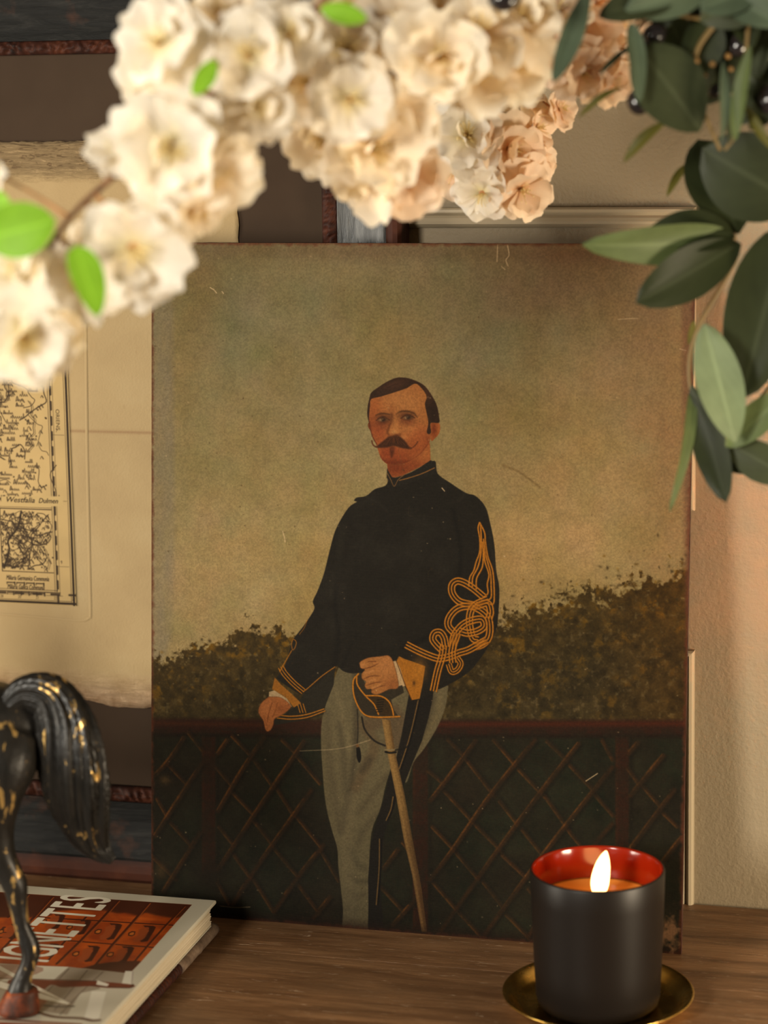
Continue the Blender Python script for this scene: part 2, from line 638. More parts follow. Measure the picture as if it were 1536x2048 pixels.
    for k, p in enumerate(sl):
        q = np.array(p)
        cv.stroke(q+[5, 4], (21, 18, 13), 9, .65, 4)
        cv.stroke(q, (50, 32, 18), 8.5, .8, 3.0)
        for i in range(4):
            u0, u1 = sorted(r2.uniform(0, 1, 2))
            cq = catmull(q, 8)
            cq = cq[int(u0*len(cq)):int(u1*len(cq))+2]
            if len(cq) > 1:
                cv.stroke(cq+[-2.5, -2.5], (88, 54, 24), 2.8, r2.uniform(.45, .85), 1.8, taper=True)
    dk = np.clip((fbm(H, W, 30, 141, 4)-.48)*3.0, 0, .45)*g
    cv._blend(0, H, 0, W, dk, (31, 27, 19))
    dk = np.clip((fbm(H, W, 5, 147, 2)-.5)*2.0, 0, .3)*g
    cv._blend(0, H, 0, W, dk, (34, 29, 20))
    cv.blob((417, 1750), 30, 26, (30, 24, 17), .8)
    cv.blob((330, 1560), 10, 8, (96, 72, 40), .5)
    cv.blob((322, 1742), 12, 16, (76, 56, 30), .5)

    # trousers
    tro = B([(640, 250), (590, 380), (545, 520), (520, 650), (520, 800), (530, 950), (537, 1050), (555, 1180), (590, 1320), (622, 1430), (630, 1560), (645, 1680),
             (660, 1820), (668, 1960), (815, 1965), (825, 1650), (840, 1340), (900, 1170), (940, 1000), (1000, 860), (1060, 1010), (1110, 880), (1180, 790), (1260, 660),
             (1310, 540), (1328, 430), (1300, 370), (1000, 300), (760, 280)])
    cv.fill(tro, (86, 78, 56), 1.6, 1)
    cv.clip = cv.mask(tro, 1.6)
    for p, w, col, op in (
            (B([(740, 320), (745, 600), (735, 850), (700, 1080), (650, 1330)]), 12, (56, 50, 38), .7), (B([(640, 640), (660, 800), (670, 950), (690, 1080)]), 16, (70, 63, 46), .7),
            (B([(560, 560), (565, 800), (600, 1060), (640, 1300)]), 16, (74, 66, 48), .6), (B([(620, 420), (660, 600), (700, 800)]), 9, (104, 94, 68), .5),
            (B([(780, 640), (860, 760), (820, 880), (740, 1040)]), 22, (80, 66, 46), .7), (B([(950, 960), (850, 1080), (760, 1200)]), 10, (66, 58, 42), .6),
            (B([(830, 860), (780, 930)]), 14, (52, 46, 34), .6), (B([(900, 1200), (800, 1300), (760, 1390)]), 10, (64, 57, 42), .55),
            (B([(700, 1420), (740, 1520), (800, 1560)]), 12, (66, 60, 44), .55), (B([(700, 1600), (760, 1640), (820, 1640)]), 9, (60, 54, 40), .6),
            (B([(690, 1700), (740, 1740), (800, 1720)]), 12, (68, 60, 44), .5), (B([(720, 1110), (680, 1350), (690, 1560), (700, 1900)]), 26, (98, 88, 64), .45),
            (B([(1290, 420), (1270, 560), (1190, 700), (1090, 870)]), 12, (100, 88, 60), .4), (B([(1230, 460), (1200, 600), (1120, 780)]), 18, (62, 55, 40), .6),
            (B([(850, 620), (960, 560), (1010, 640), (980, 760)]), 40, (74, 58, 42), .55)):
        cv.stroke(p, col, w, op, 6)
    cv.blob(B([(690, 1880)])[0], 30, 60, (74, 68, 52), .5)
    cv.clip = None
    # dark seam stripe with gilt piping
    seam = B([(1080, 450), (1240, 400), (1232, 480), (1205, 600), (1165, 740), (1110, 870), (1055, 1010), (1000, 1120), (960, 1240), (925, 1330), (908, 1460), (900, 1700),
              (912, 1850), (920, 1960), (818, 1960), (822, 1800), (820, 1620), (838, 1400), (880, 1240), (918, 1120), (950, 980), (1000, 850), (1035, 700)])
    cv.fill(seam, (27, 24, 20), 1.5, 1, smooth=False)
    for p in (B([(1142, 475), (1105, 640), (1070, 770), (1020, 920)]), B([(980, 1100), (965, 1180), (935, 1250)]), B([(893, 1370), (890, 1560), (872, 1790)])):
        cv.stroke(p, (104, 78, 42), 2.6, .85, .9)
        cv.stroke(np.array(p)+[3.5, 0], (16, 14, 12), 3, .8, 1)

    # tunic
    cap_ = B([(420, 420), (610, 262), (600, 380), (545, 520), (535, 570), (430, 605), (225, 640), (215, 610), (300, 560), (370, 500)])
    cv.fill(cap_, (35, 32, 25), 1.2, 1, smooth=False)
    tun = A([(808, 100), (806, 187), (740, 215), (692, 252), (640, 262), (627, 278), (640, 285), (600, 312), (560, 370), (520, 450), (490, 560), (460, 680), (425, 775), (400, 830),
             (408, 870), (370, 935), (330, 990), (288, 1045), (270, 1110), (247, 1180), (215, 1230), (205, 1255), (265, 1300), (330, 1340), (345, 1335), (400, 1300), (520, 1192), (538, 1190),
             (570, 1215), (625, 1226), (680, 1210), (690, 1150), (830, 1110), (900, 1290), (950, 1362), (990, 1368), (1040, 1330), (1120, 1300), (1250, 1222), (1325, 1135),
             (1370, 1060), (1405, 985), (1417, 900), (1422, 760), (1405, 660), (1395, 520), (1372, 400), (1345, 310), (1292, 252), (1240, 236), (1160, 185), (1085, 130), (1068, 60), (1000, 100), (900, 150), (840, 152)])
    cv.fill(tun, (29, 26, 21), 1.3, 1)
    cv.clip = cv.mask(tun, 1.3)
    cl = fbm(H, W, 60, 111, 4)
    cv._blend(0, H, 0, W, np.clip((cl-.5)*2.2, 0, .8), (38, 35, 29))
    for p, w, col, op in ((A([(520, 1180), (540, 1000), (520, 830), (540, 600)]), 10, (22, 20, 17), .6), (A([(1170, 330), (1210, 560), (1180, 800), (1060, 1000), (880, 1090)]), 9, (20, 18, 15), .6),
                          (A([(560, 420), (540, 620), (500, 800)]), 14, (40, 37, 30), .4), (A([(1370, 450), (1400, 700), (1395, 900)]), 6, (42, 38, 30), .5),
                          (A([(690, 255), (760, 290), (800, 330)]), 3, (44, 40, 33), .5), (A([(1235, 240), (1200, 280)]), 3, (46, 41, 33), .5), (A([(640, 1010), (560, 1190)]), 5, (20, 18, 15), .5)):
        cv.stroke(p, col, w, op, 4)
    for k in range(260):
        x, y = r2.uniform(640, 1000), r2.uniform(960, 1340)
        cv.stroke([(x, y), (x+r2.uniform(6, 26), y+r2.normal(0, 2))], (44, 40, 33), 1.0, r2.uniform(.15, .5), .8)
    cv.clip = None

    gold, gold2 = (158, 98, 26), (120, 70, 18)

    def cord(p, off=0.0, w=3.1, conv=C, o=1.0):
        q = catmull(np.array(conv(p)), 5)
        t = np.gradient(q, axis=0)
        t /= np.linalg.norm(t, axis=1)[:, None]+1e-9
        nrm = np.stack([-t[:, 1], t[:, 0]], 1)
        z = q+nrm*off
        cv.stroke(z+[.9, .9], (58, 34, 12), w+.6, .5*o, 1, smooth=False)
        cv.stroke(z, gold, w, .95*o, .8, smooth=False)
        cv.stroke(z-[.5, .5], (176, 112, 34), w*.4, .5*o, .8, smooth=False)

    for p in ([(1018, 130), (1005, 190), (1022, 300), (1020, 430), (985, 530), (960, 620), (920, 690), (910, 780)], [(1030, 160), (1038, 330), (1030, 470), (1000, 590), (950, 690), (945, 795)],
              [(1050, 330), (1058, 470), (1045, 590), (990, 700), (985, 810)], [(1022, 130), (1070, 230), (1080, 330), (1105, 480), (1155, 630), (1170, 880), (1155, 965), (1095, 950)],
              [(1060, 300), (1085, 470), (1130, 640), (1138, 780), (1135, 900), (1070, 930), (980, 975)], [(1065, 400), (1075, 530), (1115, 660), (1098, 760), (1105, 850), (1060, 895)]):
        cord(p)
    tri = [[(1060, 890), (950, 800), (860, 745), (790, 728), (740, 765), (735, 835), (770, 900), (830, 945), (960, 975)],
           [(990, 985), (850, 990), (765, 1030), (705, 1110), (700, 1190), (765, 1265)],
           [(1100, 915), (980, 970), (925, 1050), (918, 1180), (950, 1310), (1000, 1330)],
           [(745, 1420), (755, 1300), (830, 1190), (930, 1135), (1040, 1120), (1065, 1190), (1000, 1240), (900, 1262), (815, 1240)],
           [(960, 990), (1050, 1040), (1110, 1110), (1125, 1230), (1105, 1320), (1050, 1375), (980, 1400)],
           [(800, 1465), (900, 1435), (1000, 1380), (1090, 1330)],
           [(640, 1440), (575, 1375), (540, 1320), (560, 1262), (615, 1255), (655, 1310), (672, 1400)],
           [(270, 1380), (380, 1437), (500, 1490), (600, 1520), (700, 1505), (800, 1468)],
           [(547, 1850), (590, 1650), (635, 1500), (650, 1390)], [(745, 1560), (740, 1430), (790, 1270)],
           [(1000, 980), (1100, 955), (1130, 1040), (1115, 1110)]]
    for p in tri:
        for off in (-6.0, 0, 6.0):
            cord(p, off)
    for off in (-5, 0, 5):
        cord([(705, 1580), (735, 1655), (790, 1640), (825, 1575), (795, 1520)], off, 2.6)
    # left sleeve lace, cap lace
    for off in (-5.2, 0, 5.2):
        cord([(262, 270), (285, 310), (340, 370), (405, 425)], off, 2.3, B, .9)
    cord([(405, 428), (440, 400), (520, 330), (608, 268)], 0, 1.8, B, .85)
    cord([(255, 300), (275, 260), (290, 235), (330, 165)], 0, 2.0, B, .7)
    cord([(335, 160), (330, 120), (342, 92), (360, 110), (352, 145), (340, 160)], 0, 1.6, B, .7)
    cord([(380, 60), (410, 20), (430, -30)], 0, 1.6, B, .5)
    cord([(240, 585), (330, 592), (430, 580), (540, 545)], -2.5, 2.4, B, .9)
    cord([(240, 585), (330, 592), (430, 580), (540, 540)], 3.4, 2.2, B, .9)
    for dx in (0, 18, 36):
        cord([(368+dx, 505), (385+dx, 560)], 0, 2.0, B, .85)

    # cuffs
    for poly, col in ((A([(838, 1113), (900, 1145), (960, 1165), (1016, 1186), (1003, 1280), (986, 1364), (942, 1372), (905, 1285), (868, 1185)]), (140, 88, 26)),
                      (B([(222, 335), (262, 380), (330, 440), (392, 500), (345, 528), (290, 462), (205, 412)]), (128, 82, 28)),
                      (A([(820, 1130), (843, 1128), (880, 1200), (908, 1294), (868, 1302), (850, 1200)]), (158, 132, 96)),
                      (B([(186, 428), (220, 418), (300, 470), (332, 522), (312, 524), (276, 478), (184, 458)]), (150, 128, 96))):
        r = cv.fill(poly, col, 1.1, 1, smooth=False)
    cv.stroke(A([(838, 1113), (868, 1185), (905, 1285), (942, 1372)]), (70, 40, 14), 2, .8)
    cv.stroke(A([(850, 1200), (868, 1302)]), (90, 68, 44), 2, .6)
    cv.blob(A([(985, 1200)])[0], 14, 22, (152, 100, 34), .5)
    cv.blob(A([(955, 1280)])[0], 3, 5, (52, 34, 16), .8)

    cv.fill(A([(660, 1080), (870, 1080), (862, 1150), (838, 1160), (700, 1215), (650, 1215)]), (29, 26, 21), 2)
    # sabre guard and hand
    guard = A([(660, 1220), (625, 1262), (620, 1330), (640, 1400), (690, 1458), (870, 1462), (840, 1420), (830, 1370), (900, 1330), (890, 1290), (760, 1330), (690, 1290)])
    cv.fill(guard, (44, 38, 28), 1.2, 1, smooth=False)
    cv.fill(A([(690, 1350), (770, 1348), (820, 1380), (842, 1452), (760, 1450), (735, 1400)]), (48, 36, 20), 1.2)
    for p in ([(650, 1228), (622, 1265), (624, 1340), (650, 1410), (690, 1455), (760, 1466), (876, 1462)], [(640, 1240), (645, 1290), (690, 1350), (735, 1395), (760, 1450)],
              [(690, 1348), (770, 1350), (815, 1378), (835, 1420), (842, 1455)]):
        cord(p, 0, 3.2, A)
    for k in range(6):
        cv.stroke(A([(752-k*1, 1372+k*13), (790-k*2, 1368+k*13)]), (22, 18, 12), 2, .8)
    hand = A([(655, 1168), (668, 1156), (704, 1140), (770, 1132), (822, 1132), (852, 1200), (868, 1300), (820, 1312), (782, 1330), (748, 1342), (722, 1332), (720, 1312), (696, 1312), (684, 1292), (690, 1270),
              (670, 1256), (668, 1228), (684, 1205), (662, 1196)])
    cv.fill(hand, (138, 90, 46), 1.1)
    cv.clip = cv.mask(hand, 1.1)
    cv.blob(A([(800, 1180)])[0], 22, 26, (156, 104, 60), .6)
    cv.blob(A([(840, 1290)])[0], 18, 14, (112, 64, 34), .6)
    cv.blob(A([(670, 1180)])[0], 9, 5, (160, 108, 62), .6)
    for p in ([(670, 1202), (720, 1190), (760, 1170)], [(674, 1258), (720, 1240), (770, 1240)], [(690, 1292), (735, 1278), (780, 1272)], [(722, 1318), (760, 1300), (800, 1290)], [(705, 1160), (745, 1160)]):
        cv.stroke(A(p), (84, 46, 24), 2.2, .75, 1.1, taper=True)
    for p in ([(680, 1222), (730, 1212)], [(690, 1272), (740, 1258)], [(730, 1305), (765, 1290)]):
        cv.stroke(A(p), (168, 116, 68), 5, .5, 2.2, taper=True)
    cv.clip = None
    cv.stroke(hand+hand[:1], (74, 42, 22), 1.6, .5, 1)
    # scabbard
    sc = B([(908, 600), (962, 610), (992, 810), (1052, 1080), (1112, 1420), (1160, 1680), (1196, 1962), (1163, 1962), (1102, 1600), (1050, 1380), (1000, 1100), (940, 800)])
    cv.fill(sc, (112, 86, 48), 1.1, 1, smooth=False)
    cv.clip = cv.mask(sc, 1.1, smooth=False)
    cv.blob(B([(1140, 1800)])[0], 40, 130, (66, 44, 26), .85)
    cv.blob(B([(1080, 1450)])[0], 40, 80, (84, 62, 36), .6)
    cv.stroke(B([(925, 610), (955, 800), (1015, 1090), (1065, 1390), (1120, 1640), (1172, 1960)]), (140, 110, 64), 5, .45, 2.5)
    cv.stroke(B([(960, 610), (992, 810), (1052, 1080), (1112, 1420), (1160, 1680), (1196, 1962)]), (58, 42, 24), 6, .6, 2.5)
    cv.clip = None
    cv.stroke(B([(930, 798), (962, 800), (996, 797)]), (112, 98, 70), 3.5, .9)
    cv.stroke(B([(932, 812), (962, 818), (996, 814)]), (22, 20, 16), 4.5, .95)
    cv.stroke(B([(780, 590), (800, 670), (860, 740), (928, 772)]), (26, 23, 19), 4, .9, 1)
    cv.stroke(B([(996, 800), (1060, 785), (1100, 750)]), (22, 20, 16), 3.5, .8, 1)
    cv.stroke(B([(752, 540), (755, 680), (750, 765)]), (32, 28, 22), 2.6, .8, 1)
    cv.fill(B([(744, 785), (766, 785), (776, 850), (764, 882), (748, 850)]), (20, 18, 15), 1.2)
    cv.blob(B([(752, 772)])[0], 3, 3, (108, 66, 30), .8)

    # left hand on the rail
    lh = B([(182, 460), (250, 462), (300, 490), (326, 522), (300, 552), (260, 580), (222, 600), (212, 640), (196, 672), (172, 680), (158, 655), (150, 615), (128, 580), (118, 548), (136, 500)])
    cv.fill(lh, (136, 82, 44), 1.1)
    cv.clip = cv.mask(lh, 1.1)
    cv.blob(B([(180, 540)])[0], 14, 16, (154, 98, 56), .6)
    cv.blob(B([(280, 540)])[0], 16, 9, (108, 60, 32), .6)
    cv.stroke(B([(205, 500), (190, 545), (180, 585), (176, 620)]), (92, 50, 26), 2.4, .7, 1.2)
    cv.stroke(B([(240, 500), (226, 550), (208, 590)]), (100, 56, 28), 2.2, .6, 1.2)
    cv.stroke(B([(150, 580), (164, 620), (178, 668)]), (110, 64, 34), 2, .5, 1.2)
    cv.clip = None
    cv.stroke(lh+lh[:1], (80, 44, 22), 1.5, .45, 1)

    # neck and head
    neck = Hd([(640, 960), (652, 1060), (668, 1110), (700, 1132), (790, 1112), (1062, 975), (1055, 800), (900, 760)])
    cv.fill(neck, (128, 70, 36), 1.2, 1, smooth=False)
    cv.clip = cv.mask(neck, 1.2, smooth=False)
    cv.blob(Hd([(730, 1040)])[0], 30, 14, (96, 42, 22), .8)
    cv.blob(Hd([(1010, 900)])[0], 16, 24, (146, 88, 46), .7)
    cv.blob(Hd([(900, 1010)])[0], 20, 10, (112, 54, 28), .6)
    cv.clip = None
    ear = Hd([(1055, 610), (1085, 596), (1120, 595), (1148, 615), (1153, 660), (1140, 710), (1105, 750), (1066, 770)])
    cv.fill(ear, (138, 74, 36), 1.1)
    cv.clip = cv.mask(ear, 1.1)
    cv.blob(Hd([(1095, 670)])[0], 6, 13, (92, 42, 22), .8)
    cv.blob(Hd([(1140, 650)])[0], 4, 14, (150, 88, 46), .6)
    cv.clip = None
    far = Hd([(480, 590), (462, 612), (464, 645), (478, 668), (500, 690)])
    cv.fill(far, (98, 50, 26), 1.1)
    face = Hd([(486, 360), (470, 440), (466, 520), (474, 600), (486, 670), (505, 740), (540, 810), (560, 870), (580, 930), (605, 965), (650, 998), (720, 1008), (800, 995), (880, 958), (950, 915),
               (1010, 850), (1050, 790), (1066, 700), (1060, 600), (1040, 480), (1030, 360), (990, 270), (900, 220), (780, 250), (640, 310)])
    cv.fill(face, (142, 88, 46), 1.2)
    cv.clip = cv.mask(face, 1.2)
    for c, rx, ry, col, op in (((750, 380), 46, 26, (150, 100, 56), .7), ((900, 430), 34, 30, (154, 104, 58), .6), ((520, 480), 16, 46, (134, 72, 36), .7), ((560, 680), 18, 22, (124, 58, 32), .7),
                               ((640, 900), 26, 26, (118, 50, 26), .75), ((760, 940), 34, 16, (112, 50, 26), .7), ((940, 780), 30, 30, (140, 74, 38), .6), ((970, 700), 20, 16, (136, 70, 38), .5),
                               ((930, 850), 26, 18, (122, 60, 30), .6), ((840, 640), 22, 16, (156, 104, 60), .5), ((1000, 500), 12, 30, (140, 88, 46), .5), ((590, 620), 16, 9, (98, 52, 30), .6),
                               ((840, 610), 16, 6, (110, 62, 34), .6), ((690, 470), 8, 10, (124, 74, 40), .5), ((700, 985), 36, 5, (82, 34, 18), .7), ((850, 975), 24, 5, (92, 40, 20), .6),
                               ((1040, 790), 10, 16, (112, 54, 28), .6), ((800, 900), 20, 12, (124, 60, 30), .5), ((480, 640), 6, 20, (104, 50, 28), .6)):
        cv.blob(Hd([c])[0], rx, ry, col, op)
    # nose
    cv.stroke(Hd([(690, 520), (684, 580), (664, 640), (650, 690), (662, 714)]), (84, 46, 24), 4, .85, 2.2)
    cv.fill(Hd([(700, 530), (740, 560), (752, 640), (780, 690), (776, 722), (740, 728), (700, 722), (660, 700), (672, 650), (690, 600)]), (156, 104, 58), 4, .6)
    cv.blob(Hd([(712, 692)])[0], 5, 4, (178, 128, 78), .7)
    cv.blob(Hd([(738, 722)])[0], 7, 2.6, (76, 38, 20), .85)
    cv.blob(Hd([(770, 715)])[0], 3, 4, (100, 54, 28), .6)
    cv.blob(Hd([(800, 745)])[0], 6, 4, (168, 112, 66), .6)
    cv.stroke(Hd([(760, 660), (800, 640), (840, 620)]), (120, 72, 38), 2, .4, 2)
    # eyes
    for cx, cy, s in ((605, 572, 1.0), (845, 552, 1.05)):
        cv.blob(Hd([(cx-4, cy-22)])[0], 15*s, 6.5, (82, 48, 28), .85)
        cv.blob(Hd([(cx-52 if cx > 700 else cx+62, cy-4)])[0], 6, 9, (86, 50, 28), .7)
        cv.blob(Hd([(cx-6, cy+34)])[0], 14*s, 5, (92, 48, 28), .6)
        cv.fill(Hd([(cx-58*s, cy+8), (cx-30*s, cy-16), (cx+8*s, cy-20), (cx+52*s, cy+2), (cx+20*s, cy+22), (cx-26*s, cy+22)]), (98, 68, 42), 1.6, .85)
        cv.blob(Hd([(cx+4*s, cy)])[0], 5.6, 5.0, (40, 27, 19), .95)
        cv.blob(Hd([(cx-22*s, cy+4)])[0], 2.2, 1.9, (150, 122, 90), .6)
        cv.blob(Hd([(cx-2, cy-5)])[0], 1.0, 1.0, (160, 136, 106), .5)
        cv.stroke(Hd([(cx-64*s, cy+8), (cx-30*s, cy-18), (cx+10*s, cy-24), (cx+62*s, cy+4)]), (56, 32, 20), 2.2, .85, .9)
        cv.stroke(Hd([(cx-52*s, cy+14), (cx-10*s, cy+28), (cx+46*s, cy+12)]), (86, 46, 26), 1.8, .7, 1)
        cv.stroke(Hd([(cx-50*s, cy-14), (cx-10*s, cy-34), (cx+50*s, cy-10)]), (84, 50, 28), 1.4, .6, 1)
    cv.stroke(Hd([(535, 535), (570, 518), (620, 514), (685, 528)]), (68, 42, 24), 4, .85, 1.5, taper=True)
    cv.stroke(Hd([(732, 520), (780, 494), (850, 494), (905, 516), (935, 552)]), (70, 44, 24), 4.2, .85, 1.5, taper=True)
    cv.blob(Hd([(690, 550)])[0], 5, 8, (98, 60, 34), .6)
    cv.blob(Hd([(752, 540)])[0], 5, 6, (104, 66, 36), .6)
    # chin shade
    cv.stroke(Hd([(580, 930), (640, 995), (720, 1010), (830, 990), (950, 918), (1030, 820)]), (84, 38, 20), 3, .6, 2)
    cv.clip = None
    cv.stroke(Hd([(466, 420), (462, 520), (474, 600), (488, 680), (512, 750), (545, 810)]), (70, 34, 20), 2, .8, 1)
    # moustache
    mo = Hd([(716, 726), (660, 736), (610, 775), (555, 818), (540, 838), (600, 842), (660, 836), (700, 826), (740, 832), (790, 846), (850, 856), (880, 848), (850, 824), (820, 780), (780, 745), (748, 728)])
    cv.fill(mo, (54, 32, 20), 2.6, .97)
    cv.stroke(Hd([(560, 836), (525, 828), (505, 805), (498, 775)]), (72, 40, 22), 3, .9, 1, taper=False)
    cv.stroke(Hd([(855, 850), (890, 840), (918, 815), (938, 785)]), (78, 42, 24), 2.4, .9, 1)
    cv.blob(Hd([(708, 760)])[0], 9, 8, (82, 46, 26), .55)
    for k in range(26):
        t = r2.uniform(-1, 1)
        a = (708+t*60, 742+abs(t)*30)
        cv.stroke(Hd([a, (a[0]+t*55, a[1]+50)]), [(40, 24, 16), (84, 50, 28)][k % 2], 1.1, .5, .8)
    cv.fill(Hd([(668, 840), (700, 830), (720, 845), (708, 900), (686, 942), (672, 900)]), (66, 34, 20), 3, .8)
    cv.blob(Hd([(730, 858)])[0], 9, 2.6, (128, 62, 36), .6)
    # hair
    hair = Hd([(466, 590), (454, 520), (460, 440), (474, 370), (492, 315), (560, 262), (650, 205), (740, 170), (830, 172), (920, 200), (1005, 250), (1075, 345), (1122, 440), (1142, 540), (1142, 602), (1062, 606),
               (1066, 690), (1046, 712), (1026, 690), (1040, 600), (1022, 500), (1008, 420), (1024, 352), (985, 282), (915, 226), (830, 270), (700, 315), (580, 352), (492, 376), (480, 440), (472, 520)])
    cv.fill(hair, (46, 32, 23), 1.2, 1)
    cv.clip = cv.mask(hair, 1.2)
    cv.blob(Hd([(720, 245)])[0], 26, 9, (76, 48, 34), .7, -18)
    cv.blob(Hd([(1040, 330)])[0], 9, 20, (72, 46, 32), .6, -25)
    cv.blob(Hd([(1090, 500)])[0], 8, 26, (38, 27, 20), .7)
    for k in range(16):
        cv.stroke(Hd([(910+k*2, 215+k*3), (760-k*12, 220+k*7), (560-k*3, 300+k*4)]), [(34, 24, 18), (66, 44, 32)][k % 2], 1.3, .35, 1)
    cv.clip = None
    # collar
    col = Hd([(645, 1045), (640, 1130), (700, 1215), (760, 1215), (1115, 1090), (1098, 978), (1062, 962), (960, 1030), (880, 1075), (790, 1112), (720, 1130), (690, 1124)])
    cv.fill(col, (32, 29, 24), 1.2, 1, smooth=False)
    cv.stroke(Hd([(765, 1155), (860, 1130), (980, 1090), (1098, 1036)]), (132, 88, 42), 2.0, .9, .8)
    cv.stroke(Hd([(648, 1090), (680, 1150), (712, 1212), (750, 1150), (798, 1110)]), (120, 84, 46), 1.6, .8, .8)

    # wear: flecks, scratches, rubbed edges
    for k in range(520):
        c = (r2.uniform(305, 1388), r2.uniform(490, 1890))
        dark = r2.rand() < .6
        cv.blob(c, r2.uniform(.7, 1.9), r2.uniform(.7, 1.6), (60, 44, 26) if dark else (168, 146, 112), r2.uniform(.25, .65))
    for p, o in (([(420, 575), (428, 580), (433, 586)], .9), ([(444, 583), (447, 587)], .9), ([(565, 1062), (569, 1075), (570, 1084)], .8), ([(1236, 639), (1262, 637), (1275, 637)], .55), ([(1172, 1562), (1195, 1547)], .8),
                 ([(995, 490), (994, 523)], .7), ([(1015, 490), (1018, 510), (1012, 520), (1016, 532)], .8), ([(1003, 533), (1010, 539)], .7), ([(1350, 600), (1353, 616)], .5), ([(1360, 698), (1372, 701)], .9),
                 ([(600, 1502), (680, 1497), (740, 1480)], .35), ([(884, 976), (889, 982)], .9), ([(1008, 1112), (1010, 1114)], .8), ([(440, 1812), (470, 1815), (500, 1814)], .45)):
        cv.stroke(p, (186, 162, 126), 2.0, o, .8)
    cv.stroke([(1005, 930), (1040, 945), (1080, 975)], (92, 72, 42), 4, .5, 2)
    for k in range(60):
        x = r2.uniform(310, 1385)
        y = r2.uniform(520, 1200)
        cv.stroke([(x, y), (x+r2.normal(0, 9), y+r2.normal(0, 14)), (x+r2.normal(0, 16), y+r2.normal(0, 22))], (84, 66, 40), 1.0, .25, .7)
    ed = np.minimum.reduce([xx, W-1-xx, yy, H-1-yy])
    wear = np.clip(1-ed/7.0+(fbm(H, W, 12, 201, 3)-.5)*1.4, 0, 1)
    cv._blend(0, H, 0, W, wear*.75, (84, 44, 28))
    rb = cv.mask([(1362, 480), (1395, 480), (1395, 1250), (1372, 1250)], 8)
    cv._blend(0, H, 0, W, rb*.5, (92, 58, 44))
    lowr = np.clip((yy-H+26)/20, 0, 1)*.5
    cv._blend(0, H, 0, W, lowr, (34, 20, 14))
    cor = np.clip(1-np.hypot((xx-W+26)/22, (yy-H+44)/44)+(fbm(H, W, 14, 207, 3)-.5)*1.6, 0, 1)
    cv._blend(0, H, 0, W, np.clip(cor*1.6, 0, 1), (104, 76, 52))
    cv.a *= (1+.24*n3)[..., None]
    # canvas weave and paint grain, kept slight
    cv.a *= (1+.05*(np.random.RandomState(3).rand(H, W).astype(np.float32)-.5))[..., None]
    cv.a *= np.array([1.0, .98, .96], np.float32)
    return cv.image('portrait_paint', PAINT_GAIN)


PAINT_GAIN = 0.56
portrait_img = portrait_image()


# ------------------------------------------------------------------ setting: wall, panel mouldings, floor
def wall_mat():
    m = Mat('cream_wall_paint', (.33, .275, .19), .62, spec=.25)
    v = m.coord((1, 1, 1))
    h = m.noise(v, 420, 3, .55)
    h2 = m.noise(v, 160, 2, .5)
    m.bump(m.math('ADD', h, h2), .0009, .55)
    c = m.ramp(m.noise(v, 5, 3), [(.3, (.185, .145, .092)), (.7, (.200, .158, .100))])
    return m.color(c).m


M_WALL = wall_mat()
M_TRIM = Mat('cream_trim_paint', (.29, .235, .155), .5, spec=.3).m


def structure(o):
    o['kind'] = 'structure'
    return o


bm = bmesh.new()
box_bm(bm, (-1.6, 0.0, -.80), (1.9, .10, 1.70))
structure(bm_obj('wall_back', bm, M_WALL))
bm = bmesh.new()
box_bm(bm, (-1.6, -2.4, -.86), (1.9, .10, -.80))
mfl = Mat('dark_oak_floor', (.12, .075, .04), .45)
structure(bm_obj('floor', bm, mfl.color(mfl.ramp(mfl.noise(mfl.coord((1, 14, 1)), 3, 5), [(.3, (.08, .045, .022)), (.7, (.16, .10, .055))])).m))


def panel_moulding(name, x0, x1, z0, z1):
    """Mitred picture-frame moulding on the wall; outer edges given."""
    prof = [(0, 0), (0, .0045), (.0012, .0062), (.0030, .0066), (.0042, .0052), (.0052, .0036), (.0066, .0052), (.0088, .0064), (.0105, .0060), (.0120, .0040), (.0132, .0020), (.0134, 0)]
    V, Fc = [], []
    cor = [(x0, z0, 1, 1), (x1, z0, -1, 1), (x1, z1, -1, -1), (x0, z1, 1, -1)]
    m = len(prof)
    for x, z, sx, sz in cor:
        for d, h in prof:
            V.append((x+sx*d, -h, z+sz*d))
    for k in range(4):
        k2 = (k+1) % 4
        for j in range(m-1):
            Fc.append((k*m+j, k2*m+j, k2*m+j+1, k*m+j+1))
    o = mesh_obj(name, V, Fc, M_TRIM, smooth=False)
    bmx = bmesh.new()
    bmx.from_mesh(o.data)
    bmesh.ops.recalc_face_normals(bmx, faces=bmx.faces)
    bmx.to_mesh(o.data)
    bmx.free()
    return structure(o)


W_N = (0, 1.0, 0)
ur = hit(1393, 413, W_N, 0)
ub = hit(1390, 1019, W_N, 0)
lt = hit(1390, 1299, W_N, 0)
panel_moulding('trim_1', ur[0]-.62, ur[0], ub[2], ur[2])
panel_moulding('trim_2', lt[0]-.62, lt[0], -.55, lt[2])


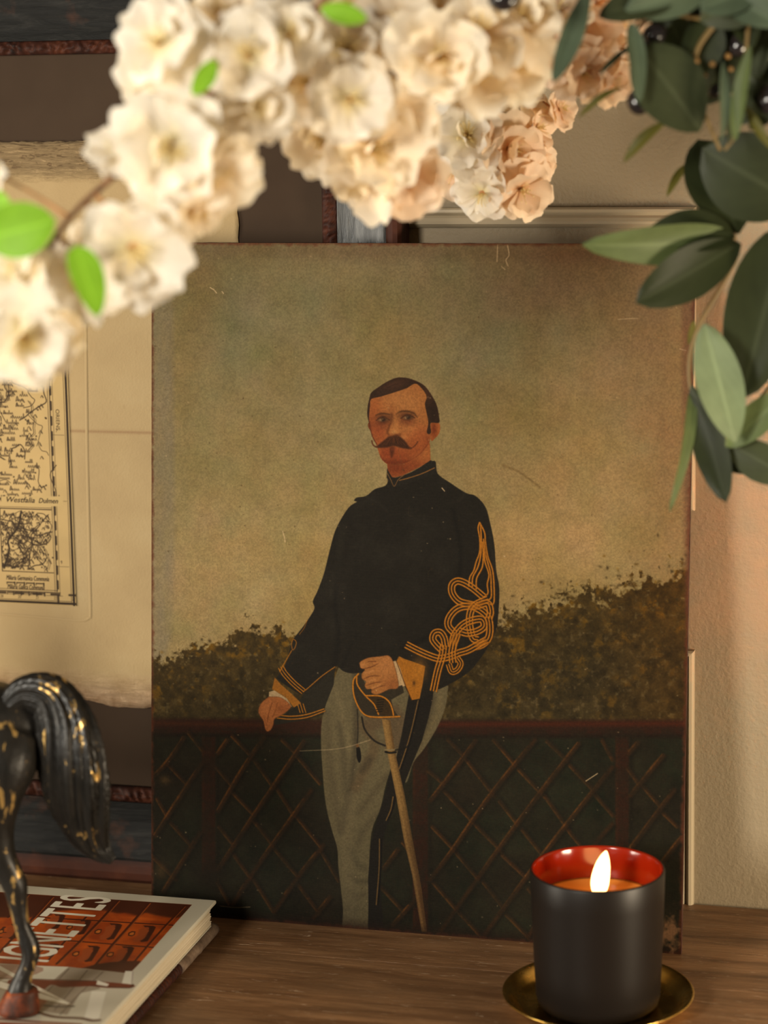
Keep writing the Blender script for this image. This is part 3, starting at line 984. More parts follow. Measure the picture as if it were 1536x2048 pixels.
# ------------------------------------------------------------------ sideboard
def wood_mat():
    m = Mat('worn_brown_wood', (.15, .085, .04), .5, spec=.35)
    v = m.coord((1.0, 9.0, 9.0))
    g = m.noise(v, 9, 6, .65, .6)
    fine = m.noise(m.coord((3, 60, 60)), 12, 4, .7)
    big = m.noise(m.coord((1.5, 4, 4)), 5, 3, .5)
    c = m.ramp(g, [(.25, (.085, .037, .014)), (.45, (.185, .090, .038)), (.62, (.29, .152, .069)), (.8, (.45, .265, .137))])
    c = m.mix(m.ramp(fine, [(.35, (0, 0, 0)), (.75, (1, 1, 1))]), c, (.075, .036, .015), 'MIX')
    c2 = m.mix(.55, c, m.ramp(g, [(.3, (.070, .031, .012)), (.7, (.25, .130, .058))]))
    sc = m.noise(m.coord((14, 120, 1)), 3.2, 3, .8, 1.2)
    c3 = m.mix(m.math('MULTIPLY', m.ramp(sc, [(.62, (0, 0, 0)), (.70, (1, 1, 1))]), .75), c2, (.52, .37, .24))
    c4 = m.mix(m.math('MULTIPLY', m.ramp(big, [(.35, (1, 1, 1)), (.55, (0, 0, 0))]), .45), c3, (.075, .042, .020))
    m.color(c4)
    m.bump(m.math('ADD', g, m.math('MULTIPLY', fine, .8)), .0007, .6)
    m.l(m.ramp(fine, [(.2, (.36,)*3), (.8, (.58,)*3)]), m.b.inputs['Roughness'])
    return m.m


M_WOOD = wood_mat()
sb = empty('sideboard', (.1, -.25, -.80), 'worn brown wooden sideboard that carries the painting, candle and books', 'sideboard')
TX0, TX1, TY1 = -.75, .95, -.004
for k, (ya, yb) in enumerate(((TY1, -.142), (-.1421, -.297), (-.2971, -.46))):
    bm = bmesh.new()
    box_bm(bm, (TX0, yb, -.030), (TX1, ya, 0.0), .0002, 1)
    o = bm_obj('top_plank', bm, M_WOOD, sb)
    o.matrix_parent_inverse = Matrix.Translation((-.1, .25, .80))
bm = bmesh.new()
box_bm(bm, (TX0+.03, -.43, -.72), (TX1-.03, TY1-.006, -.030), .002, 1)
o = bm_obj('carcass', bm, M_WOOD, sb)
o.matrix_parent_inverse = Matrix.Translation((-.1, .25, .80))
for k in range(3):
    xa = TX0+.05+k*.535
    bm = bmesh.new()
    box_bm(bm, (xa, -.446, -.68), (xa+.52, -.4302, -.05), .003, 2)
    o = bm_obj('door', bm, M_WOOD, sb)
    o.matrix_parent_inverse = Matrix.Translation((-.1, .25, .80))
for x in (TX0+.06, TX1-.06):
    for y in (-.40, -.05):
        V, Fc = tube([(x, y, -.72), (x, y, -.76), (x, y, -.80)], [.028, .024, .018], 12)
        o = mesh_obj('leg', V, Fc, M_WOOD, sb)
        o.matrix_parent_inverse = Matrix.Translation((-.1, .25, .80))


def adopt(o, root):
    """Keep a mesh built in world coordinates where it is while parenting it to root."""
    o.parent = root
    o.matrix_parent_inverse = Matrix.Translation(-Vector(root.location))
    return o


# ------------------------------------------------------------------ framed map leaning on the wall
FA = math.radians(1.9)
F_O = np.array([0.0, -.0442, 0.0])
F_EX = np.array([1.0, 0, 0])
F_EY = np.array([0, math.sin(FA), math.cos(FA)])
F_N = np.cross(F_EX, F_EY)                        # points to -y, towards the room


def fp(x, y, depth=0.0):
    """Pixel -> (u, v) on the frame's face, depth metres behind it."""
    o = F_O-F_N*depth
    return to_plane([(x, y)], o, F_EX, F_EY)[0]


def f3(u, v, h):
    """Frame coordinates -> world; h metres in front of the face plane."""
    return F_O+F_EX*u+F_EY*v+F_N*h


frame_root = empty('picture_frame', tuple(F_O), 'dark worn wooden frame with a torn-edged antique map, leaning on the cream wall', 'picture frame')


def dark_wood():  # rails: darker copy of the frame wood, shade put into its tone
    m = Mat('black_worn_frame_wood_shaded', (.02, .02, .02), .66, spec=.12)
    g = m.noise(m.coord((5, 30, 30)), 7, 6, .7, .8)
    b = m.noise(m.coord(), 22, 4, .6)
    c = m.ramp(g, [(.30, (.004, .004, .004)), (.52, (.007, .007, .0065)), (.70, (.016, .015, .0135)), (.84, (.045, .038, .030))])
    c = m.mix(m.math('MULTIPLY', m.ramp(b, [(.55, (0, 0, 0)), (.72, (1, 1, 1))]), .7), c, (.075, .028, .014))
    m.color(c)
    m.bump(g, .0012, .7)
    return m.m


def dark_wood_v():  # uprights: paler copy of the frame wood, highlight put into its colour
    m = Mat('black_worn_upright_wood_lit', (.02, .02, .02), .4, spec=.45)
    g = m.noise(m.coord((30, 30, 4)), 7, 6, .7, .8)
    c = m.ramp(g, [(.30, (.010, .011, .012)), (.52, (.022, .024, .025)), (.70, (.050, .052, .050)), (.84, (.12, .116, .10))])
    m.color(c)
    m.bump(g, .0012, .7)
    return m.m


def red_wood(name, dark=.5):
    m = Mat(name, (.10, .03, .015), .66, spec=.14)
    g = m.noise(m.coord(), 60, 4, .65)
    c = m.ramp(g, [(.32, (.010, .005, .004)), (.52, (.045, .012, .006)), (.76, (.12, .034, .013))])
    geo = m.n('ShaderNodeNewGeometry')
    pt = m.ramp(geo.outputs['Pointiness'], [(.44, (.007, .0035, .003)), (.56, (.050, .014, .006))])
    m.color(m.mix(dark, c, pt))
    m.bump(g, .0006, .5)
    return m.m


M_RAIL, M_STILE = dark_wood(), dark_wood_v()
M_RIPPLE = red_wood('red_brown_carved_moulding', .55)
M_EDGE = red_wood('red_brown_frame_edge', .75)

# measured positions on the frame face
r_in = fp(655, 470)[0]                           # sight edge (inner side of the carved moulding), right
r_rip = fp(672, 470)[0]
r_rail = fp(771, 470)[0]
r_out = fp(801, 470)[0]
b_in = fp(250, 1578)[1]
b_rip = fp(250, 1607)[1]
b_rail = fp(250, 1722)[1]
t_in = fp(150, 108)[1]
t_rip = fp(150, 80)[1]
r_in = fp(641, 470)[0]
rip = .0105
rail = r_rail-r_rip
edge = r_out-r_rail
t_rail = t_rip+(b_rip-b_rail)
t_out = t_rail+.012
b_out = 0.0
l_in = -.44
l_rip, l_rail, l_out = l_in-(r_rip-r_in), l_in-(r_rip-r_in)-rail, l_in-(r_out-r_in)


def mitre_ring(name, a, b, prof, mat, parts=4, relief=None):
    """Four mitred members between an inner rectangle a and outer rectangle b (l, r, bottom, top).
    prof: list of (t, h): t 0 inner .. 1 outer, h height over the face."""
    cor_a = [(a[0], a[2]), (a[1], a[2]), (a[1], a[3]), (a[0], a[3])]
    cor_b = [(b[0], b[2]), (b[1], b[2]), (b[1], b[3]), (b[0], b[3])]
    for k in range(4):
        k2 = (k+1) % 4
        V, Fc = [], []
        if relief is None:
            st = [0.0, 1.0]
        else:
            L = math.hypot(cor_a[k2][0]-cor_a[k][0], cor_a[k2][1]-cor_a[k][1])
            st = list(np.linspace(0, 1, int(L/.0011)))
        m = len(prof)
        for s in st:
            for t, h in prof:
                pa = (1-s)*np.array(cor_a[k])+s*np.array(cor_a[k2])
                pb = (1-s)*np.array(cor_b[k])+s*np.array(cor_b[k2])
                p = pa+(pb-pa)*t
                hh = h
                if relief is not None:
                    hh += relief(s*L, t, k)
                V.append(f3(p[0], p[1], hh))
        for i in range(len(st)-1):
            for j in range(m-1):
                Fc.append((i*m+j, (i+1)*m+j, (i+1)*m+j+1, i*m+j+1))
            Fc.append((i*m+m-1, (i+1)*m+m-1, (i+1)*m, i*m))
        if relief is None:
            Fc.append(tuple(range(m))[::-1])
            Fc.append(tuple(range(m, 2*m)))
        mm = mat[k % 2] if isinstance(mat, list) else mat
        adopt(mesh_obj(name, V, Fc, mm, smooth=relief is not None), frame_root)


def carve(s, t, k):
    """Repeating carved scroll leaves, uneven from one to the next."""
    if t <= .02 or t >= .98:
        return 0.0
    w = mnoise.noise(Vector((s*120, t*1.2, k*5.0)))
    a = 1-abs(mnoise.noise(Vector((s*240+w*1.2, t*2.6+w, k*3.0))))*3.0
    b = math.sin(s*720+2.6*math.sin(s*230+k)+5*(t-.5)*math.sin(s*310+2*k))
    return math.sin(math.pi*t)**.5*(.0016*max(-.4, a)+.0010*b+.0005*mnoise.noise(Vector((s*800, t*7, k))))


inner = (l_in, r_in, b_in, t_in)
ripr = (l_rip, r_rip, b_rip, t_rip)
railr = (l_rail, r_rail, b_rail, t_rail)
outr = (l_out, r_out, b_out, t_out)
BK = -.022
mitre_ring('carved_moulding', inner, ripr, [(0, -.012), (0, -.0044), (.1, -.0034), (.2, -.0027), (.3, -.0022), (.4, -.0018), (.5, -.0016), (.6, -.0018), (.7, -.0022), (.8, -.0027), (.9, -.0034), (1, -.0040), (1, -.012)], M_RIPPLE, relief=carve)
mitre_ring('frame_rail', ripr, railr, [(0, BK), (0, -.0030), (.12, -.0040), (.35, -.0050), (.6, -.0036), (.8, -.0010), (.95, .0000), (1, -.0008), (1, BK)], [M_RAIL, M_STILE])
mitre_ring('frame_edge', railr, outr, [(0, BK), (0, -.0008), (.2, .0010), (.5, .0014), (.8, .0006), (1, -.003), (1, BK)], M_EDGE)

# mat board
MD = -.0095
mm = Mat('brown_mount_board', (.065, .046, .034), .8, spec=.08)
nz = mm.noise(mm.coord(), 9, 4, .6)
mm.color(mm.ramp(nz, [(.3, (.029, .0180, .0112)), (.7, (.039, .0250, .0158))]))
mm.bump(mm.noise(mm.coord((1, 1, 1)), 900, 2), .0002, .4)
V = [f3(u, v, h) for h in (MD, MD-.003) for u, v in ((l_in-.004, b_in-.004), (r_in+.004, b_in-.004), (r_in+.004, t_in+.004), (l_in-.004, t_in+.004))]
adopt(mesh_obj('mount_board', V, [(0, 1, 2, 3), (7, 6, 5, 4), (0, 4, 5, 1), (1, 5, 6, 2), (2, 6, 7, 3), (3, 7, 4, 0)], mm.m, smooth=False), frame_root)
V = [f3(u, v, h) for h in (-.017, -.021) for u, v in ((l_rip, b_rip), (r_rip, b_rip), (r_rip, t_rip), (l_rip, t_rip))]
adopt(mesh_obj('backing_board', V, [(0, 1, 2, 3), (7, 6, 5, 4), (0, 4, 5, 1), (1, 5, 6, 2), (2, 6, 7, 3), (3, 7, 4, 0)], M_EDGE, smooth=False), frame_root)

# deckle-edged sheet
PD = .0080                                        # paper face behind the frame face
pr = fp(477, 470, PD)[0]
pt_ = fp(100, 283, PD)[1]
pb_ = fp(250, 1408, PD)[1]
pl = -.405


def paper_mat():
    m = Mat('old_laid_paper', (.5, .4, .26), .75, spec=.15)
    v = m.coord((1, 1, 1))
    a = m.noise(v, 14, 4, .6)
    fine = m.noise(v, 700, 2, .5)
    c = m.ramp(a, [(.3, (.235, .165, .082)), (.55, (.27, .195, .098)), (.75, (.29, .217, .114))])
    uv = m.n('ShaderNodeUVMap')
    sx = m.n('ShaderNodeSeparateXYZ')
    m.l(uv.outputs[0], sx.inputs[0])
    yv = sx.outputs[1]
    # foxed, stained band along the bottom deckle; tan band at the top; the fold line across the sheet
    sn = m.noise(m.coord((6, 1, 22)), 7, 5, .7)
    low = m.ramp(m.math('ADD', yv, m.math('MULTIPLY', m.math('SUBTRACT', sn, .5), .035)), [(.012, (1, 1, 1)), (.060, (0, 0, 0))])
    c = m.mix(m.math('MULTIPLY', low, .62), c, m.ramp(m.noise(v, 55, 4, .7), [(.35, (.15, .065, .032)), (.6, (.36, .24, .155))]))
    hi = m.ramp(m.math('ADD', yv, m.math('MULTIPLY', m.math('SUBTRACT', sn, .5), .03)), [(.93, (0, 0, 0)), (.958, (1, 1, 1))])
    crk = m.ramp(m.noise(m.coord((7, 1, 42)), 9, 5, .7, 1.8), [(.40, (1, 1, 1)), (.46, (0, 0, 0))])
    c = m.mix(m.math('MULTIPLY', hi, .55), c, (.27, .185, .10))
    c = m.mix(m.math('MULTIPLY', m.math('MULTIPLY', crk, hi), .7), c, (.085, .05, .026))
    fold = m.math('ABSOLUTE', m.math('SUBTRACT', yv, FOLD_V))
    fl = m.ramp(fold, [(.0, (1, 1, 1)), (.0045, (0, 0, 0))])
    c = m.mix(m.math('MULTIPLY', fl, .6), c, (.15, .075, .035))
    spot = m.ramp(m.noise(v, 95, 2, .5), [(.74, (0, 0, 0)), (.79, (1, 1, 1))])
    c = m.mix(m.math('MULTIPLY', spot, .4), c, (.16, .085, .04))
    m.color(c)
    torn = m.noise(m.coord((7, 1, 42)), 9, 5, .7, 1.8)
    band = m.math('MULTIPLY', torn, hi)
    m.bump(m.math('ADD', m.math('MULTIPLY', fine, .12), m.math('ADD', m.math('MULTIPLY', band, 3.6), m.math('MULTIPLY', m.math('MULTIPLY', torn, low), 1.2))), .0022, .8)
    return m.m


FOLD_V = (fp(230, 864, PD)[1]-pb_)/(pt_-pb_)


def deckle():
    nx, ny = 150, 90
    V, UV, Fc = [], [], []
    for j in range(ny+1):
        for i in range(nx+1):
            u, v = i/nx, j/ny
            x = pl+(pr-pl)*u
            y = pb_+(pt_-pb_)*v
            eb = max(0, 1-v/.03)
            et = max(0, 1-(1-v)/.02)
            er = max(0, 1-(1-u)/.012)
            y += eb*(.0035*mnoise.noise(Vector((x*32, 1.3, 0)))+.0014*mnoise.noise(Vector((x*130, 4.3, 0)))+.0022*math.sin(x*60))
            y += et*(.0010*mnoise.noise(Vector((x*90, 8.3, 0)))+.0013*mnoise.noise(Vector((x*260, 9.3, 0))))
            x += er*(.0009*mnoise.noise(Vector((2.2, y*120, 0)))+.0007*mnoise.noise(Vector((5.2, y*400, 0))))
            h = -PD+.0004*mnoise.noise(Vector((x*14, y*14, 3)))+(eb*.0012 if eb > 0 else 0)
            V.append(f3(x, y, h))
            UV.append((u, v))
    n = nx+1
    for j in range(ny):
        for i in range(nx):
            Fc.append((j*n+i, j*n+i+1, (j+1)*n+i+1, (j+1)*n+i))
    return V, Fc, UV


V, Fc, UV = deckle()
paper = adopt(mesh_obj('map_sheet', V, Fc, paper_mat(), uvs=UV), frame_root)
sm = paper.modifiers.new('thickness', 'SOLIDIFY')
sm.thickness = .0006
sm.offset = -1

# plate mark pressed into the sheet
pm = [fp(171, 640, PD), fp(174, 900, PD), fp(179, 1140, PD), fp(181, 1225, PD), fp(178, 1236, PD), fp(166, 1241, PD), fp(140, 1240, PD), fp(100, 1236, PD), fp(0, 1228, PD)]
pmc = catmull([(p[0], p[1], 0) for p in pm], 8)
V, Fc = [], []
for i, p in enumerate(pmc):
    t = pmc[min(i+1, len(pmc)-1)]-pmc[max(i-1, 0)]
    t /= np.linalg.norm(t)
    nn = np.array([-t[1], t[0], 0])
    for off, h in ((-.0009, -.0001), (-.0002, .00022), (.0003, .00022), (.0011, -.0001)):
        V.append(f3(p[0]+nn[0]*off, p[1]+nn[1]*off, -PD+.0003+h))
    if i:
        b = (i-1)*4
        for j in range(3):
            Fc.append((b+j, b+4+j, b+5+j, b+1+j))
mp = Mat('pressed_paper', (.272, .197, .100), .75, spec=.15)
adopt(mesh_obj('plate_mark', V, Fc, mp.m), frame_root)


# the printed map: its right end shows; the engraving goes on to the left
def map_image(o, w_m, h_m):
    S = 3300.0
    W, H = int(w_m*S), int(h_m*S)

    def T(pts):
        uv = to_plane(pts, o, F_EX, F_EY)
        return np.stack([uv[:, 0]*S, (h_m-uv[:, 1])*S], 1)

    PAPER = np.array([178, 152, 104.])
    cv = Canvas(W, H, T, PAPER)
    cv.a *= (1+.10*(fbm(H, W, 60, 301, 4)-.5))[..., None]
    INK = (44, 32, 20)
    R2 = np.random.RandomState(12)
    Pp = T([(152, 1212), (133, 700), (0, 1206), (150, 1207)])
    right = W-2
    bot = H-2

    def V_(x, y0, y1, w, o=1.0):
        cv.stroke([(x, y0), (x, y1)], INK, w, o, .7, smooth=False, raw=True)

    def H_(y, x0, x1, w, o=1.0):
        cv.stroke([(x0, y), (x1, y)], INK, w, o, .7, smooth=False, raw=True)

    def word(txt, x, y, size, slant=.0, vert=False, o=.85, squeeze=.8):
        Vv, Tt = text_mesh(txt)
        if len(Vv) == 0:
            return 0
        P = Vv.copy()
        P[:, 0] = (P[:, 0]+slant*P[:, 1])*squeeze
        P = P*size/.7
        wdt = P[:, 0].max()
        if vert:
            Q = np.stack([x-P[:, 1]*1.0, y+P[:, 0]], 1)
            Q = np.stack([x+P[:, 1], y+P[:, 0]], 1)*1.0
        else:
            Q = np.stack([x+P[:, 0], y-P[:, 1]], 1)
        cv.tris(Q, Tt, INK, o)
        return wdt

    def fitted(txt, x, y, size, width, slant):
        Vv, Tt = text_mesh(txt)
        P = Vv.copy()
        P[:, 0] += slant*P[:, 1]
        P[:, 0] *= width/P[:, 0].max()
        P[:, 1] *= size/.7
        Q = np.stack([x+P[:, 0], y-P[:, 1]], 1)
        for d in (0, .5):
            cv.tris(Q+[d, 0], Tt, INK, .9)

    def script(x, y, n, s=6.0, o=.8):
        """A run of small engraved cursive."""
        pts = []
        for k in range(n):
            a = x+k*s*.62
            hgt = R2.choice([.5, .55, .6, 1.35, .5])*s
            pts += [(a, y), (a+s*.22, y-hgt), (a+s*.38, y-hgt*.2), (a+s*.5, y)]
        cv.stroke(pts, INK, 1.5, o, .6, raw=True)
        if R2.rand() < .5:
            cv.stroke([(x-s*.3, y), (x+s*.1, y-s*1.3), (x+s*.5, y-s*.2)], INK, 2.0, o, .6, raw=True)

    # borders: black outer rule, white gutter, degree band, inner rule
    V_(right-3, 0, bot, 5)
    V_(right-9, 0, bot-6, 1.3, .7)
    H_(bot-3, 0, right, 5)
    H_(bot-8, 0, right-8, 1.3, .7)
    xa, xb = right-46, right-50
    V_(right-43, 0, bot-30, 2.0)
    V_(right-48, 0, bot-30, 1.2, .8)
    H_(bot-27, 0, right-36, 2.0)
    H_(bot-32, 0, right-42, 1.2, .8)
    V_(right-36, 0, bot-20, 1.0, .7)
    H_(bot-20, 0, right-30, 1.0, .7)
    for k in range(0, H, 34):
        V_(right-41, k, k+17, 5.0, .85)
    for k in range(0, W, 44):
        H_(bot-23, k, k+20, 4.5, .85)
        word(str(20+(k//44) % 9), k+6, bot-11, 7, .1)
    for k in range(40, H-50, 150):
        word(str(5+k//150), right-32, k, 8)
        H_(k+6, right-42, right-12, 1.0, .6)
    yO = T([(128, 818)])[0][1]
    word('ORIENS', right-30, yO, 9, vert=True, squeeze=1.1)
    inner_r = right-50
    # inset box with its own chart and the scales under it
    yi = T([(130, 1020)])[0][1]
    yj = T([(130, 1146)])[0][1]
    x_in = T([(2, 1080)])[0][0]
    H_(yi, x_in, inner_r, 2)
    H_(yi-4, x_in, inner_r, 1, .7)
    H_(yj, x_in, inner_r, 1.6)
    V_(x_in, yi, yj, 2)
    ys = T([(60, 1156), (60, 1172), (60, 1163), (60, 1182)])[:, 1]
    fitted('Miliaria Germanica Communia', x_in+8, ys[0]+5, 11, inner_r-x_in-20, .28)
    fitted('Miliaria Gallica Communia', x_in+10, ys[1]+7, 11, inner_r-x_in-34, .28)
    for yb, n in ((ys[2]+3, 4), (ys[3]+4, 5)):
        for k in range(n):
            x0 = x_in+10+k*(inner_r-x_in-30)/n
            x1 = x0+(inner_r-x_in-30)/n*.8
            H_(yb, x0, x1, 2.6, .9)
            V_(x0, yb, yb+4, 1.6, .9)
            V_(x1, yb-1, yb+5, 3.0, .9)

    def rivers(x0, x1, y0, y1, n):
        for k in range(n):
            p = [np.array([R2.uniform(x0, x1), R2.uniform(y0, y1)])]
            a = R2.uniform(0, 6.28)
            for q in range(R2.randint(5, 14)):
                a += R2.normal(0, .7)
                z = p[-1]+np.array([math.cos(a), math.sin(a)])*R2.uniform(9, 20)
                if not (x0 < z[0] < x1 and y0 < z[1] < y1):
                    break
                p.append(z)
            if len(p) > 2:
                cv.stroke(p, INK, R2.choice([1.4, 1.8, 2.6]), .8, .6, raw=True)
                if R2.rand() < .3:
                    cv.stroke(np.array(p)+[4, 1], INK, 1.2, .7, .6, raw=True)

    def hills(x0, x1, y0, y1, n):
        for k in range(n):
            x, y = R2.uniform(x0, x1-6), R2.uniform(y0+5, y1)
            s = R2.uniform(3, 6)
            cv.stroke([(x-s, y+s*.6), (x-s*.3, y-s*.8), (x+s*.3, y-s*.7), (x+s, y+s*.6)], INK, 1.4, .75, .6, raw=True)
            cv.stroke([(x+s*.2, y-s*.4), (x+s*.7, y+s*.5)], INK, 2.2, .6, .8, raw=True)

    def dots(x0, x1, y0, y1, n):
        for k in range(n):
            x, y = R2.uniform(x0, x1), R2.uniform(y0, y1)
            cv.fill([(x-1.8, y-1.8), (x+1.8, y-1.8), (x+1.8, y+1.8), (x-1.8, y+1.8)], INK, .7, .8, False, True)

    def names(x0, x1, y0, y1, step):
        y = y0+10
        while y < y1:
            x = x0+R2.uniform(2, 30)
            while x < x1-40:
                n = R2.randint(3, 8)
                if x+n*4.4 < x1:
                    script(x, y+R2.normal(0, 2), n, R2.choice([6.0, 7.0, 8.0]), .75)
                x += n*4.6+R2.uniform(8, 34)
            y += step

    rivers(0, inner_r, 0, yi-6, 130)
    hills(0, inner_r, 0, yi-6, 480)
    dots(0, inner_r, 0, yi-20, 420)
    names(0, inner_r, 0, yi-12, 12.5)
    rivers(x_in, inner_r, yi+4, yj-4, 42)
    hills(x_in, inner_r, yi+4, yj-4, 120)
    names(x_in, inner_r, yi+6, yj-6, 17)
    dots(x_in, inner_r, yi+6, yj-6, 60)
    wl = T([(42, 1022), (38, 1045), (30, 1062), (16, 1080), (18, 1100), (8, 1135)])
    cv.stroke(wl, INK, 4.5, .95, .8, raw=True)
    cv.stroke(T([(112, 930), (100, 950), (112, 985), (108, 1010)]), INK, 2, .8, .7, raw=True)
    cv.fill(T([(2, 992), (126, 992), (126, 1012), (2, 1012)]), PAPER, .8, 1, False, True)
    fitted('Dulmen', T([(76, 1006)])[0][0], T([(76, 1005)])[0][1], 11, 48, .3)
    fitted('Westfalia', T([(10, 1004)])[0][0], T([(10, 1003)])[0][1], 12, 72, .3)
    return cv.image('map_print', MAP_GAIN)


MAP_GAIN = 0.66
mr = fp(152.5, 1212.5, PD-.0008)
ml0, mt = mr[0]-.285, fp(130, 560, PD-.0008)[1]
mo_ = f3(ml0, mr[1], -PD+.0008)
mw, mh = mr[0]-ml0, mt-mr[1]
mimg = map_image(mo_, mw, mh)
m = Mat('engraved_print', (1, 1, 1), .75, spec=.15)
ti = m.n('ShaderNodeTexImage')
ti.image = mimg
m.color(ti.outputs[0])
V, UV, Fc = [], [], []
for j in range(13):
    for i in range(13):
        u, v = i/12, j/12
        x, y = ml0+mw*u, mr[1]+mh*v
        V.append(f3(x, y, -PD+.0008+.0003*mnoise.noise(Vector((x*14, y*14, 3)))))
        UV.append((u, v))
for j in range(12):
    for i in range(12):
        Fc.append((j*13+i, j*13+i+1, (j+1)*13+i+1, (j+1)*13+i))
adopt(mesh_obj('map_print', V, Fc, m.m, uvs=UV), frame_root)

# ------------------------------------------------------------------ the painting on its board
paint_root = empty('portrait_painting', tuple(P_O), 'unframed portrait of a moustached officer with a sabre, leaning before the framed map', 'painting')


def p3(u, v, h):
    return P_O+P_EX*u+P_EY*v+P_N*h


m = Mat('varnished_paint', (1, 1, 1), .6, spec=.04)
ti = m.n('ShaderNodeTexImage')
ti.image = portrait_img
m.color(ti.outputs[0])
weave = m.n('ShaderNodeTexWave', wave_type='BANDS', bands_direction='X')
weave.inputs['Scale'].default_value = 420
weave.inputs['Distortion'].default_value = 1.5
m.l(m.coord(), weave.inputs['Vector'])
weave2 = m.n('ShaderNodeTexWave', wave_type='BANDS', bands_direction='Z')
weave2.inputs['Scale'].default_value = 420
weave2.inputs['Distortion'].default_value = 1.5
m.l(m.coord(), weave2.inputs['Vector'])
hh = m.math('ADD', m.math('MULTIPLY', m.math('ADD', weave.outputs['Fac'], weave2.outputs['Fac']), .25), m.math('MULTIPLY', m.noise(m.coord(), 180, 4, .6), 1.4))
m.bump(hh, .00035, .45)
V, UV, Fc = [], [], []
NX, NY = 40, 50
for j in range(NY+1):
    for i in range(NX+1):
        u, v = i/NX, j/NY
        V.append(p3(PW*u, PH*v, .00015*mnoise.noise(Vector((u*4, v*5, .7)))))
        UV.append((u, v))
for j in range(NY):
    for i in range(NX):
        Fc.append((j*(NX+1)+i, j*(NX+1)+i+1, (j+1)*(NX+1)+i+1, (j+1)*(NX+1)+i))
adopt(mesh_obj('painted_canvas', V, Fc, m.m, uvs=UV), paint_root)
mb = Mat('raw_canvas_edge', (.16, .085, .05), .8, spec=.2)
mb.color(mb.ramp(mb.noise(mb.coord(), 90, 4), [(.35, (.022, .008, .006)), (.6, (.05, .018, .011)), (.8, (.16, .09, .055))]))
TH = .0045
ring = []
NN = 60
for k in range(NN):
    ring.append((PW*k/NN, 0))
for k in range(NN):
    ring.append((PW, PH*k/NN))
for k in range(NN):
    ring.append((PW*(1-k/NN), PH))
for k in range(NN):
    ring.append((0, PH*(1-k/NN)))
V, Fc = [], []
for u, v in ring:
    j = .0005*mnoise.noise(Vector((u*160, v*160, 2)))
    cu, cv_ = (u-PW/2)/(PW/2), (v-PH/2)/(PH/2)
    V += [p3(u+j*cu, v+abs(j)*(cv_ if v > 0 else 0), -.0001), p3(u, v, -TH)]
n = len(ring)
for k in range(n):
    k2 = (k+1) % n
    Fc.append((2*k, 2*k+1, 2*k2+1, 2*k2))
Fc.append(tuple(2*k+1 for k in range(n)))
adopt(mesh_obj('canvas_board', V, Fc, mb.m, smooth=False), paint_root)


# ------------------------------------------------------------------ books
TB = 0.0088                                       # thin book under the white one
ZB = 0.0262                                       # top of the white book
bc = hit(433, 1800, (0, 0, 1), ZB)                # far right corner of the cover
BX1, BY1 = bc[0], bc[1]
BX0, BY0 = BX1-.262, BY1-.300


